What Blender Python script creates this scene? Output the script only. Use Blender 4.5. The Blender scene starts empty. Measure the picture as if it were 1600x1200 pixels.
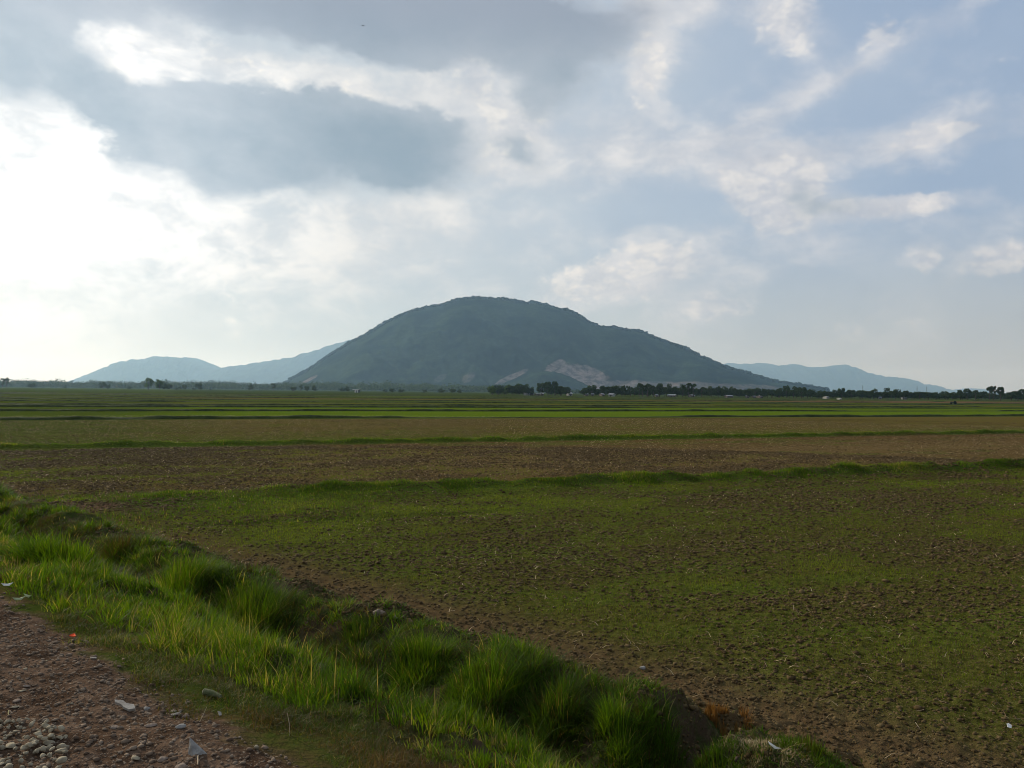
import bpy, math, random
import numpy as np
from mathutils import Matrix, Vector
random.seed(7)
RNG = np.random.default_rng(11)
scene = bpy.context.scene
COL = scene.collection

# ------------------------------------------------------------------ camera
FPX = 1255.0                     # focal length in pixels of the 1600 px wide photograph
HOR, ROLLK = 611.5, 0.0105       # horizon row at the middle, its slope
CAMH = 3.15
pitch = math.atan((HOR - 600) / FPX); roll = math.atan(ROLLK)
f = np.array([0, math.cos(pitch), math.sin(pitch)])
r0 = np.array([1.0, 0, 0]); u0 = np.array([0, -math.sin(pitch), math.cos(pitch)])
r = math.cos(roll) * r0 + math.sin(roll) * u0
u = -math.sin(roll) * r0 + math.cos(roll) * u0
cam_data = bpy.data.cameras.new('camera')
cam = bpy.data.objects.new('camera', cam_data); COL.objects.link(cam)
cam_data.sensor_width = 36.0; cam_data.lens = 36.0 * FPX / 1600
cam_data.clip_start = 0.1; cam_data.clip_end = 90000
m = Matrix(((r[0], u[0], -f[0], 0), (r[1], u[1], -f[1], 0), (r[2], u[2], -f[2], CAMH), (0, 0, 0, 1)))
cam.matrix_world = m
scene.camera = cam

def pdir(px, py):
    return f + r * ((px - 800) / FPX) + u * ((600 - py) / FPX)

# ------------------------------------------------------------------ exposure, sun
scene.view_settings.view_transform = 'Standard'
scene.view_settings.look = 'None'
scene.view_settings.exposure = 0.0
scene.view_settings.gamma = 1.0
scene.cycles.filter_width = 0.95
SUN_AZ, SUN_EL = -48.0, 24.0      # degrees, azimuth from +Y towards +X
sd = bpy.data.lights.new('sun', 'SUN'); sd.energy = 4.2; sd.angle = math.radians(1.5); sd.color = (1.0, .90, .75)
sun = bpy.data.objects.new('sun', sd); COL.objects.link(sun)
_a, _e = math.radians(SUN_AZ), math.radians(SUN_EL)
sdir = Vector((math.sin(_a) * math.cos(_e), math.cos(_a) * math.cos(_e), math.sin(_e)))
sun.rotation_euler = sdir.to_track_quat('Z', 'Y').to_euler()

# ------------------------------------------------------------------ node helper
class NT:
    def __init__(self, tree):
        self.t = tree; self.n = tree.nodes; self.l = tree.links
    def node(self, typ, **kw):
        n = self.n.new(typ)
        for k, v in kw.items(): setattr(n, k, v)
        return n
    def put(self, sock, v):
        if isinstance(v, bpy.types.NodeSocket): self.l.new(v, sock)
        elif isinstance(v, (tuple, list)) and sock.type == 'RGBA' and len(v) == 3: sock.default_value = (*v, 1)
        else: sock.default_value = v
    def math(self, op, a, b=None, c=None, clamp=False):
        n = self.node('ShaderNodeMath', operation=op, use_clamp=clamp)
        for i, v in enumerate((a, b, c)):
            if v is not None: self.put(n.inputs[i], v)
        return n.outputs[0]
    def vm(self, op, a, b=None, out=0):
        n = self.node('ShaderNodeVectorMath', operation=op)
        self.put(n.inputs[0], a)
        if b is not None: self.put(n.inputs[1], b)
        return n.outputs[out]
    def noise(self, vec, scale, detail=3.0, rough=0.5, dim='3D', col=False):
        n = self.node('ShaderNodeTexNoise', noise_dimensions=dim)
        self.put(n.inputs['Vector'], vec); n.inputs['Scale'].default_value = scale
        n.inputs['Detail'].default_value = detail; n.inputs['Roughness'].default_value = rough
        return n.outputs['Color' if col else 'Fac']
    def smooth(self, v, a, b, lo=0.0, hi=1.0, kind='SMOOTHSTEP'):
        n = self.node('ShaderNodeMapRange', interpolation_type=kind)
        self.put(n.inputs['Value'], v)
        for k, x in zip(('From Min', 'From Max', 'To Min', 'To Max'), (a, b, lo, hi)): self.put(n.inputs[k], x)
        return n.outputs['Result']
    def mix(self, fac, a, b, blend='MIX'):
        n = self.node('ShaderNodeMix', data_type='RGBA', blend_type=blend)
        self.put(n.inputs[0], fac); self.put(n.inputs[6], a); self.put(n.inputs[7], b)
        return n.outputs[2]
    def ramp(self, fac, stops, interp='LINEAR'):
        n = self.node('ShaderNodeValToRGB'); self.put(n.inputs[0], fac)
        e = n.color_ramp; e.interpolation = interp
        while len(e.elements) > 1: e.elements.remove(e.elements[-1])
        for i, (p, c) in enumerate(stops):
            el = e.elements[0] if i == 0 else e.elements.new(p)
            el.position = p; el.color = (*c, 1)
        return n.outputs[0]
    def comb(self, x, y, z):
        n = self.node('ShaderNodeCombineXYZ')
        for i, v in enumerate((x, y, z)): self.put(n.inputs[i], v)
        return n.outputs[0]
    def sep(self, v):
        n = self.node('ShaderNodeSeparateXYZ'); self.put(n.inputs[0], v); return n.outputs

# ------------------------------------------------------------------ sky
world = bpy.data.worlds.new('World'); scene.world = world; world.use_nodes = True
world.node_tree.nodes.clear()
W = NT(world.node_tree)
wout = W.node('ShaderNodeOutputWorld'); bg = W.node('ShaderNodeBackground')
W.l.new(bg.outputs[0], wout.inputs[0])
sky = W.node('ShaderNodeTexSky', sky_type='NISHITA', sun_disc=False)
sky.sun_elevation = math.radians(SUN_EL); sky.sun_rotation = math.radians(SUN_AZ)
sky.altitude = 0; sky.air_density = 1.0; sky.dust_density = 1.0; sky.ozone_density = 1.6
skyc = W.vm('MULTIPLY', sky.outputs[0], (0.085, 0.078, 0.072))
tc = W.node('ShaderNodeTexCoord')
D = W.vm('NORMALIZE', tc.outputs['Generated'])
dx, dy, dz = W.sep(D)
az = W.math('MULTIPLY', W.math('ARCTAN2', dx, dy), 57.29578)
el = W.math('MULTIPLY', W.math('ARCSINE', dz), 57.29578)
nv = W.comb(dx, dy, W.math('MULTIPLY', dz, 1.7))
def warp(sc, amp, det, ampy=None, rough=.55):
    c = W.noise(nv, sc, det, rough, col=True)
    c = W.vm('SUBTRACT', c, (.5, .5, .5))
    return W.vm('MULTIPLY', c, (amp, ampy or amp, 0))
P0 = W.comb(az, el, 0.0)
P1 = W.vm('ADD', P0, warp(3.2, 4.0, 2.0, 2.5))
P = W.vm('ADD', P1, warp(11.0, 5.0, 6.0, 3.6, .6))
PS = W.vm('ADD', P1, warp(9.0, 2.5, 4.0, 1.5))

def azel(px, py):
    d = pdir(px, py); d = d / np.linalg.norm(d)
    return math.degrees(math.atan2(d[0], d[1])), math.degrees(math.asin(d[2]))
def blobs(lst, src):
    acc = None
    for px, py, rx, ry, rot, wt in lst:
        a, e = azel(px, py)
        ax_, _ = azel(px + 10, py); _, ey = azel(px, py - 10)
        sx, sy = (ax_ - a) / 10 * rx, (ey - e) / 10 * ry
        mp = W.node('ShaderNodeMapping', vector_type='TEXTURE')
        W.put(mp.inputs['Vector'], src)
        mp.inputs['Location'].default_value = (a, e, 0)
        mp.inputs['Rotation'].default_value = (0, 0, math.radians(rot))
        mp.inputs['Scale'].default_value = (sx, sy, 1e3)
        g = W.node('ShaderNodeTexGradient', gradient_type='SPHERICAL')
        W.l.new(mp.outputs[0], g.inputs[0])
        acc = W.math('MULTIPLY', g.outputs['Fac'], wt) if acc is None else W.math('MULTIPLY_ADD', g.outputs['Fac'], wt, acc)
    return acc
# (px, py, rx, ry, rotation counter-clockwise, weight)
DARK = [(300, 205, 240, 120, 0, 1.7), (470, 210, 260, 115, -8, 1.5), (655, 205, 190, 120, -10, 1.9), (560, 175, 200, 85, -5, 1.0), (330, 255, 190, 60, -6, .7), (175, 190, 110, 70, -20, .8),
        (480, 15, 520, 80, -4, 1.6), (700, 55, 300, 100, -6, 1.2), (860, 45, 200, 90, -5, .8), (50, 60, 260, 150, -10, 1.4), (230, 30, 220, 70, 0, .8), (0, 150, 120, 80, -20, .6),
        (845, 150, 110, 66, -4, 1.2), (838, 236, 56, 36, -30, .9), (195, 315, 85, 32, -25, .75),
        (1290, 330, 120, 44, -5, .7), (1525, 440, 150, 52, 5, .5), (1000, 30, 120, 40, 10, .4), (1250, 300, 40, 60, 0, .3),
        (300, 100, 170, 34, -4, -1.0), (470, 108, 190, 34, -12, -1.2), (640, 135, 170, 36, -8, -1.3), (195, 100, 80, 70, -20, -.8), (40, 240, 150, 120, 0, -1.0), (765, 130, 90, 120, 0, -1.0)]
LIGHT = [(50, 260, 320, 210, 0, 1.1), (195, 105, 150, 110, -25, 1.5), (370, 100, 300, 62, -8, 1.3), (620, 145, 220, 62, -8, 1.2),
         (760, 150, 150, 150, 0, 1.2), (800, 225, 110, 90, 0, 1.0), (1010, 115, 46, 100, 0, .9), (920, 60, 220, 110, 0, .55), (1020, 20, 130, 50, 10, .5),
         (980, 235, 330, 85, -4, 1.1), (300, 350, 560, 120, 0, .8), (700, 330, 340, 90, 0, .6), (600, 430, 520, 120, 0, .7), (1340, 105, 420, 44, 22, .8), (1150, 190, 200, 60, 20, .3), (1420, 222, 400, 44, 6, 1.0),
         (1180, 285, 105, 80, -25, 1.4), (1250, 300, 90, 85, 0, 1.1), (1400, 325, 170, 30, 4, 1.0), (1240, 385, 260, 90, 0, .8),
         (1020, 415, 130, 60, 20, 1.1), (1100, 470, 120, 80, 0, 1.0), (930, 455, 130, 50, 12, 1.1), (1225, 30, 120, 70, -30, 1.1),
         (1090, 15, 110, 60, 0, .9), (1560, 405, 110, 40, 10, .8), (1500, 345, 220, 60, -12, .5), (1455, 405, 40, 26, 0, .8), (970, 378, 60, 18, 0, .6), (300, 412, 150, 14, -2, .6)]
Dk = blobs(DARK, P)
Lt = blobs(LIGHT, P)
behind = W.smooth(W.math('ABSOLUTE', az), 38, 60)           # outside the photographed quarter the sky goes on
gen = W.noise(W.vm('MULTIPLY', nv, (1, 1, 1.6)), 3.4, 4, .58)
fine = W.noise(W.vm('ADD', nv, W.vm('MULTIPLY', W.noise(nv, 6, 3, .5, col=True), (.08, .08, .08))), 13, 7, .62)
big = W.math('SUBTRACT', W.noise(nv, 5.5, 5, .55), .5)
fine0 = W.math('SUBTRACT', fine, .5)
Lt = W.math('ADD', Lt, W.math('MULTIPLY', behind, W.smooth(gen, .38, .62)))
Dk = W.math('ADD', Dk, W.math('MULTIPLY', behind, W.smooth(gen, .55, .8)))
Lt = W.math('MULTIPLY_ADD', fine0, 1.5, W.math('MULTIPLY_ADD', big, .9, Lt))
Dk = W.math('MULTIPLY_ADD', fine0, 1.1, W.math('MULTIPLY_ADD', big, .6, Dk))
Lm = W.smooth(Lt, .0, 1.25)
Dm = W.smooth(Dk, .15, 1.05)
glow = W.vm('DOT_PRODUCT', D, tuple(pdir(40, 260) / np.linalg.norm(pdir(40, 260))), out=1)
tr_ = W.smooth(az, -14, 32)
hi_ = W.mix(tr_, (.58, .645, .70), (.38, .485, .66))
lo_ = W.mix(tr_, (.50, .565, .62), (.46, .485, .525))
base = W.mix(W.smooth(el, 13, 1), hi_, lo_)
base = W.mix(.2, base, skyc)
base = W.vm('ADD', base, W.vm('MULTIPLY', W.comb(big, big, big), (.16, .15, .10)))
cream = W.mix(W.smooth(az, 25, -22), (.68, .69, .73), (.84, .83, .81))
cream = W.mix(W.smooth(fine, .3, .72), W.vm('MULTIPLY', cream, (.76, .79, .84)), W.vm('MULTIPLY', cream, (1.1, 1.08, 1.05)))
cream = W.mix(W.smooth(glow, .93, .995), cream, W.mix(W.smooth(fine, .38, .62), (.74, .76, .79), (1.10, 1.08, 1.05)))
c1 = W.mix(W.math('MULTIPLY', Lm, .85), base, cream)
greyn = W.math('ADD', W.noise(nv, 7, 6, .58), W.math('MULTIPLY', Dk, -.10))
grey = W.mix(W.smooth(greyn, .12, .62), (.25, .325, .40), (.42, .475, .54))
grey = W.mix(W.smooth(el, 20, 27), grey, (.29, .33, .41))
grey = W.mix(W.smooth(glow, .94, .99), grey, W.vm('MULTIPLY', grey, (1.25, 1.22, 1.2)))
CUM = [(1170, 272, 95, 60, 0, 1), (1200, 315, 80, 80, 0, 1), (1258, 290, 65, 85, 0, 1), (1400, 322, 130, 26, 4, 1), (1330, 330, 60, 24, 0, .7), (950, 437, 150, 50, 16, 1), (1045, 415, 90, 55, 0, .8), (1120, 478, 90, 42, 0, .9), (1565, 408, 90, 32, 12, 1), (1455, 403, 36, 20, 0, 1),
       (1010, 105, 34, 80, 0, .9), (1225, 22, 80, 70, -30, .9), (200, 95, 90, 80, -20, 1.1), (800, 212, 70, 65, 0, 1), (745, 115, 60, 100, 0, .9), (1470, 212, 120, 26, 6, .9), (1385, 45, 60, 40, 20, .7), (380, 95, 120, 30, -12, .7), (560, 140, 90, 26, -8, .7)]
Cu = blobs(CUM, W.vm('ADD', P0, warp(9.0, 3.2, 6.0, 2.8, .6)))
pf = W.noise(nv, 20, 4, .55)
puffd = W.smooth(W.math('ABSOLUTE', W.math('SUBTRACT', pf, .5)), .0, .16, 1, 0, 'LINEAR')
Cf = W.math('ADD', W.math('MULTIPLY_ADD', puffd, -.28, Cu), W.math('MULTIPLY', fine0, 1.1))
Cm = W.math('MULTIPLY', W.smooth(Cf, .03, .42), .58)
cumc = W.mix(W.smooth(puffd, .1, 1.0), W.vm('MULTIPLY', cream, (1.22, 1.17, 1.08)), W.vm('MULTIPLY', cream, (.84, .86, .9)))
c1 = W.mix(Cm, c1, cumc)
c2 = W.mix(W.math('MULTIPLY', Dm, .95), c1, grey)
hot = W.math('MULTIPLY', W.smooth(glow, .968, 1.0, 0, .75), W.smooth(fine, .3, .62, .25, 1))
c3 = W.mix(W.math('MULTIPLY', hot, W.math('SUBTRACT', 1.0, W.math('MULTIPLY', Dm, .9))), c2, (1.2, 1.19, 1.17))
W.put(bg.inputs[0], c3); bg.inputs[1].default_value = 1.0

# ------------------------------------------------------------------ tagging and mesh helpers
def tag(o, label=None, cat=None, group=None, kind=None):
    if label: o['label'] = label
    if cat: o['category'] = cat
    if group: o['group'] = group
    if kind: o['kind'] = kind
    return o
def mesh_np(name, V, F, mat, smooth=False, attrs=None):
    """V (n,3), F (m,k) all faces with k corners"""
    me = bpy.data.meshes.new(name)
    V = np.ascontiguousarray(V, np.float32); F = np.ascontiguousarray(F, np.int32)
    k = F.shape[1]
    me.vertices.add(len(V)); me.vertices.foreach_set('co', V.ravel())
    me.loops.add(F.size); me.loops.foreach_set('vertex_index', F.ravel())
    me.polygons.add(len(F)); me.polygons.foreach_set('loop_start', np.arange(0, F.size, k, dtype=np.int32))
    me.polygons.foreach_set('loop_total', np.full(len(F), k, np.int32))
    if smooth: me.polygons.foreach_set('use_smooth', np.ones(len(F), bool))
    for nm, arr in (attrs or {}).items():
        a = me.attributes.new(nm, 'FLOAT', 'POINT'); a.data.foreach_set('value', np.ascontiguousarray(arr, np.float32))
    if mat: me.materials.append(mat)
    me.update(calc_edges=True); me.validate()
    return me
def link(name, me, parent=None, loc=None):
    o = bpy.data.objects.new(name, me); COL.objects.link(o)
    if parent: o.parent = parent
    if loc is not None: o.location = loc
    return o

def _hash(ix, iy, seed):
    h = (ix.astype(np.int64) * 374761393 + iy.astype(np.int64) * 668265263 + seed * 1442695041) & 0xFFFFFFFF
    h = ((h ^ (h >> 13)) * 1274126177) & 0xFFFFFFFF
    h = (h ^ (h >> 16)) & 0xFFFFFFFF
    return h.astype(np.float64) / 4294967295.0
def vn(x, y, seed=0):
    ix = np.floor(x); iy = np.floor(y); fx = x - ix; fy = y - iy
    fx = fx * fx * (3 - 2 * fx); fy = fy * fy * (3 - 2 * fy)
    ix = ix.astype(np.int64); iy = iy.astype(np.int64)
    a = _hash(ix, iy, seed); b = _hash(ix + 1, iy, seed); c = _hash(ix, iy + 1, seed); d = _hash(ix + 1, iy + 1, seed)
    return (a + (b - a) * fx) * (1 - fy) + (c + (d - c) * fx) * fy - .5
def fbm(x, y, octs=4, seed=0, gain=.5):
    s = np.zeros_like(x, dtype=float); a = 1.0; k = 1.0
    for i in range(octs):
        s += a * vn(x * k + 17.3 * i, y * k - 9.1 * i, seed + i); a *= gain; k *= 2.03
    return s
def sstep(a, b, x):
    t = np.clip((x - a) / (b - a), 0, 1); return t * t * (3 - 2 * t)

# ------------------------------------------------------------------ terrain height
SN = (.68, .733)
def s_of(x, y): return (x + .9) * SN[0] + (y - 3.5) * SN[1]
def t_of(x, y): return -(x + .9) * SN[1] + (y - 3.5) * SN[0]
def xy_of(s, t): return -.9 + s * SN[0] - t * SN[1], 3.5 + s * SN[1] + t * SN[0]
def w_of(x, y): return y - .42 * x
DIKES = [(26.0, .31, .62), (51.0, .22, .55)]
def dike_c(x, w0):
    c = w0 + fbm(x / 9.0, x * 0 + w0, 3, 5) * .9
    if w0 < 30: c = c + .9 * sstep(-2, -8, x)
    return c
PROF_S = np.array([-60, -.25, 0, .45, 1.0, 1.5, 2.2, 2.7, 3.1, 3.5, 3.9, 4.4, 4.9, 5.3, 6.0])
PROF_Z = np.array([1.5, 1.5, 1.47, 1.38, 1.24, .98, .38, .12, .12, .34, .46, .36, .10, .0, 0])
def H(x, y):
    x = np.asarray(x, float); y = np.asarray(y, float)
    s = s_of(x, y); t = t_of(x, y); w = w_of(x, y)
    sw = s + .22 * fbm(t / 1.7, s * 0, 3, 21) * (1 - sstep(5, 7, s))
    z = np.interp(sw, PROF_S, PROF_Z)
    ditch = sstep(.3, 1.2, s) * (1 - sstep(5.0, 5.8, s))
    z += ditch * .20 * fbm(x / .7, y / .7, 3, 31)
    # notch through the small bank, and the mound beside it
    z -= .55 * np.exp(-((t - .42) / .21) ** 2) * sstep(3.0, 3.7, s) * (1 - sstep(4.7, 5.3, s))
    z += .10 * np.exp(-((t - .95) / .33) ** 2 - ((s - 4.5) / .45) ** 2)
    z -= .14 * sstep(.35, -.1, t) * sstep(3.2, 3.8, s) * (1 - sstep(4.6, 5.2, s))
    z += .14 * np.exp(-((t + .30) / .55) ** 2 - ((s - 4.2) / .6) ** 2)
    z += .10 * np.exp(-((t - 4.5) / .9) ** 2 - ((s - 4.7) / .35) ** 2)
    z += ditch * (.06 + .06 * np.exp(-((t - .6) / .5) ** 2)) * fbm(x / .13, y / .13, 3, 33)
    near = np.clip(1 - np.hypot(x, y) / 90, 0, 1)
    fld = sstep(4.9, 5.6, s)
    z += fld * near * (.030 * fbm(x / .16, y / .16, 3, 41) + .05 * fbm(x / 1.3, y / 1.3, 3, 45) + .03 * fbm(x / .07, y / .07, 2, 47) * np.clip(1.2 - np.hypot(x, y) / 25, 0, 1))
    tr = np.abs(w - 21.5 - fbm(x / 6, x * 0, 2, 77) * 1.2)
    z -= fld * .07 * np.exp(-(tr / .25) ** 2) * sstep(-10, -6, x) * (1 - sstep(-1, 1, x))
    tr = np.abs(w - 23.2 - fbm(x / 5, x * 0 + 3, 3, 79) * .8)
    z -= fld * .06 * np.exp(-(tr / .16) ** 2) * sstep(2, 5, x)
    road = 1 - sstep(-.1, .25, s)
    z += road * (.018 * fbm(x / .09, y / .09, 3, 51) + .05 * fbm(x / .6, y / .6, 2, 55))
    for w0, hh, hw in DIKES:
        d = w - dike_c(x, w0)
        lump = 1 + .75 * fbm(x / 1.3, y / 1.3, 3, 61)
        z += sstep(6, 9, s) * hh * (1 - .6 * (sstep(-5, -9, x) if w0 < 30 else 0)) * lump * np.exp(-(d / hw) ** 2)
        if w0 < 30:
            z += sstep(6, 9, s) * .07 * lump * np.exp(-((d + 1.0) / .5) ** 2)
    # the dike that joins the ditch bank far left
    return z
def ground_hit(px, py):
    d = pdir(px, py); k = (0 - CAMH + 1.5) / d[2] * .9
    lo = None
    for i in range(4000):
        p = np.array([0, 0, CAMH]) + d * k
        if p[2] <= float(H(p[0], p[1])): break
        k *= 1.002
    return p

# ------------------------------------------------------------------ materials
def new_mat(name):
    mt = bpy.data.materials.new(name); mt.use_nodes = True
    mt.node_tree.nodes.clear()
    n = NT(mt.node_tree); out = n.node('ShaderNodeOutputMaterial')
    return mt, n, out
def simple_mat(name, c1, c2, scale=5.0, rough=.85, bump=.2, metal=0.0, coord='Object', detail=4, spec=.05):
    mt, n, out = new_mat(name)
    t = n.node('ShaderNodeTexCoord')
    nf = n.noise(t.outputs[coord], scale, detail, .6)
    b = n.node('ShaderNodeBsdfPrincipled'); n.put(b.inputs['Base Color'], n.mix(n.smooth(nf, .3, .7), c1, c2))
    b.inputs['Roughness'].default_value = rough; b.inputs['Metallic'].default_value = metal
    b.inputs['Specular IOR Level'].default_value = spec
    if bump:
        bp = n.node('ShaderNodeBump'); bp.inputs['Strength'].default_value = bump; n.put(bp.inputs['Height'], nf)
        bp.inputs['Distance'].default_value = .5 / scale
        n.l.new(bp.outputs[0], b.inputs['Normal'])
    n.l.new(b.outputs[0], out.inputs[0])
    return mt
def leaf_mat(name, stops, transl=.45, rough=.6, bright=1.0, patch=None):
    """blade or leaf material, colour picked by the per-blade 'tone' attribute"""
    mt, n, out = new_mat(name)
    a = n.node('ShaderNodeAttribute', attribute_name='tone')
    c = n.ramp(a.outputs['Fac'], [(p, tuple(bright * v for v in col)) for p, col in stops])
    if patch:
        g = n.node('ShaderNodeNewGeometry')
        nf = n.noise(g.outputs['Position'], patch, 3)
        c = n.mix(n.smooth(nf, .3, .7), n.vm('MULTIPLY', c, (.6, .62, .7)), c)
    p = n.node('ShaderNodeBsdfPrincipled'); n.put(p.inputs['Base Color'], c); p.inputs['Roughness'].default_value = rough
    p.inputs['Specular IOR Level'].default_value = .08
    tr = n.node('ShaderNodeBsdfTranslucent'); n.put(tr.inputs[0], n.vm('MULTIPLY', c, (1.6, 1.5, .5)))
    mx = n.node('ShaderNodeMixShader'); mx.inputs[0].default_value = transl
    n.l.new(p.outputs[0], mx.inputs[1]); n.l.new(tr.outputs[0], mx.inputs[2]); n.l.new(mx.outputs[0], out.inputs[0])
    return mt

# the ground: road, ditch bank and fields, zoned by where they lie
gm, n, out = new_mat('ground')
geo = n.node('ShaderNodeNewGeometry'); Pn = geo.outputs['Position']
x_, y_, z_ = n.sep(Pn)
S = n.math('ADD', n.math('MULTIPLY', n.math('ADD', x_, .9), SN[0]), n.math('MULTIPLY', n.math('SUBTRACT', y_, 3.5), SN[1]))
Wv = n.math('SUBTRACT', y_, n.math('MULTIPLY', x_, .42))
A = n.math('ADD', x_, n.math('MULTIPLY', y_, .42))
dist = n.vm('LENGTH', Pn, out=1)
dist = [s for s in dist.node.outputs if s.name == 'Value'][0] if False else dist
flat = n.comb(n.math('MULTIPLY', A, .22), Wv, 0.0)
flat2 = n.comb(n.math('MULTIPLY', A, .5), Wv, 0.0)
n_big = n.noise(flat, .12, 4, .6); n_mid = n.noise(flat2, .55, 5, .62); n_fine = n.noise(Pn, 9, 5, .65); n_vf = n.noise(Pn, 45, 3, .6)
n_row = n.noise(n.comb(n.math('MULTIPLY', A, .02), Wv, 0.0), .9, 4, .6)
Wn = n.math('ADD', Wv, n.math('MULTIPLY', n.math('SUBTRACT', n_mid, .5), 1.4))
lw = n.math('MULTIPLY', n.math('LOGARITHM', n.math('DIVIDE', n.math('MAXIMUM', Wn, 10.0), 10.0), 10.0), .5)
def L(w): return math.log10(w / 10) / 2
BR = (.080, .054, .022); OL = (.052, .055, .012); TAN = (.088, .070, .022); GR = (.078, .122, .010); DG = (.034, .048, .009); OG = (.060, .082, .010)
RB = (.105, .074, .032)
zone = n.ramp(lw, [(0, OL), (L(24.8), OL), (L(25.2), (.040, .066, .010)), (L(26.8), (.040, .066, .010)), (L(27.1), BR), (L(38), RB), (L(50.0), BR), (L(50.4), (.040, .062, .010)), (L(51.8), (.040, .062, .010)),
                   (L(52.5), OG), (L(64), TAN), (L(93), TAN), (L(95), GR), (L(126), GR), (L(128), OG), (L(153), GR), (L(156), DG), (L(175), OG), (L(177), TAN), (L(212), OG), (L(216), DG), (L(255), OG), (L(300), TAN), (L(330), DG), (L(420), OG), (L(520), DG)])
# greener towards the left of each strip, red-brown strip far right
zone = n.mix(n.math('MULTIPLY', n.math('MULTIPLY', n.smooth(Wv, 260, 290), n.smooth(Wv, 380, 340)), n.smooth(x_, 60, 160)), zone, (.115, .066, .036))
leftg = n.math('MULTIPLY', n.smooth(n.math('ADD', A, n.math('MULTIPLY', n.math('SUBTRACT', n_big, .5), 40)), 12, -14), n.smooth(Wv, 27, 34))
zone = n.mix(n.math('MULTIPLY', leftg, .85), zone, (.046, .064, .011))
green = n.math('ADD', n_mid, n.math('MULTIPLY', n.math('SUBTRACT', n_big, .5), .9))
gbias = n.math('MULTIPLY', n.math('MULTIPLY', n.smooth(Wv, 12, 18), n.smooth(Wv, 27, 24)), .14)
gbias = n.math('ADD', gbias, n.math('MULTIPLY', n.smooth(A, 14, -6), .08))
green = n.math('ADD', green, n.math('MULTIPLY', gbias, n.smooth(Wv, 28, 26)))
gm_mask = n.smooth(green, .50, .68)
fade = n.smooth(dist, 60, 140, 1.0, .35)
fcol = n.mix(n.math('MULTIPLY', n.math('MULTIPLY', gm_mask, fade), .5), zone, (.056, .086, .010))
fcol = n.mix(n.math('MULTIPLY', n.smooth(n_row, .35, .7), .35), fcol, n.vm('MULTIPLY', fcol, (1.35, 1.22, 1.1)))
fcol = n.mix(n.smooth(n_fine, .35, .62), n.vm('MULTIPLY', fcol, (.55, .55, .55)), n.vm('MULTIPLY', fcol, (1.2, 1.2, 1.2)))
fcol = n.mix(n.math('MULTIPLY', n.smooth(n_vf, .56, .70), n.smooth(dist, 60, 20)), fcol, (.16, .11, .06))
redb = n.math('MULTIPLY', n.smooth(S, 7.0, 5.6), n.smooth(n.math('ADD', n_mid, n_big), .7, 1.05))
fcol = n.mix(n.math('MULTIPLY', redb, .8), fcol, n.mix(n_fine, (.045, .026, .014), (.12, .075, .045)))
mpb = n.node('ShaderNodeMapping', vector_type='TEXTURE'); n.put(mpb.inputs['Vector'], Pn); mpb.inputs['Location'].default_value = (-13.0, 20.6, 0)
mpb.inputs['Rotation'].default_value = (0, 0, .3); mpb.inputs['Scale'].default_value = (3.0, 1.5, 50)
patch_ = n.smooth(n.math('ADD', n.vm('LENGTH', mpb.outputs[0], out=1), n.math('MULTIPLY', n.math('SUBTRACT', n_mid, .5), 1.0)), 1.0, .75)
fcol = n.mix(patch_, fcol, n.mix(n_fine, (.06, .036, .022), (.14, .09, .06)))
# ditch bank
bcol = n.mix(n.smooth(n.noise(Pn, 2.2, 5, .65), .4, .62), (.050, .036, .022), (.032, .046, .012))
bcol = n.mix(n.math('MULTIPLY', n.smooth(n_fine, .5, .68), .6), bcol, (.085, .062, .038))
bcol = n.mix(n.smooth(S, 1.3, .5), bcol, n.mix(n.smooth(n.noise(Pn, 3.1, 4, .6), .4, .6), (.060, .048, .018), (.040, .055, .010)))
# road
rcol = n.mix(n.smooth(n.noise(Pn, 3.0, 5, .6), .35, .65), (.085, .056, .038), (.135, .092, .064))
rcol = n.mix(n.smooth(n_fine, .38, .66), n.vm('MULTIPLY', rcol, (.5, .47, .44)), rcol)
rcol = n.mix(n.smooth(n_vf, .58, .68), rcol, (.20, .16, .12))
edge = n.math('ADD', S, n.math('MULTIPLY', n.math('SUBTRACT', n.noise(Pn, 2.3, 5, .65), .5), .7))
col = n.mix(n.smooth(edge, -.08, .10), rcol, bcol)
edge2 = n.math('ADD', S, n.math('MULTIPLY', n.math('SUBTRACT', n.noise(Pn, 1.4, 5, .6), .5), .9))
col = n.mix(n.smooth(edge2, 4.85, 5.05), col, fcol)
b = n.node('ShaderNodeBsdfPrincipled'); n.put(b.inputs['Base Color'], col); b.inputs['Roughness'].default_value = .95
b.inputs['Specular IOR Level'].default_value = 0
bp = n.node('ShaderNodeBump'); bp.inputs['Distance'].default_value = .05
n.put(bp.inputs['Strength'], n.smooth(dist, 15, 300, .8, .15)); n.put(bp.inputs['Height'], n.math('ADD', n_fine, n.math('MULTIPLY', n_vf, .4)))
n.l.new(bp.outputs[0], b.inputs['Normal']); n.l.new(b.outputs[0], out.inputs[0])
M_GROUND = gm

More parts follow.
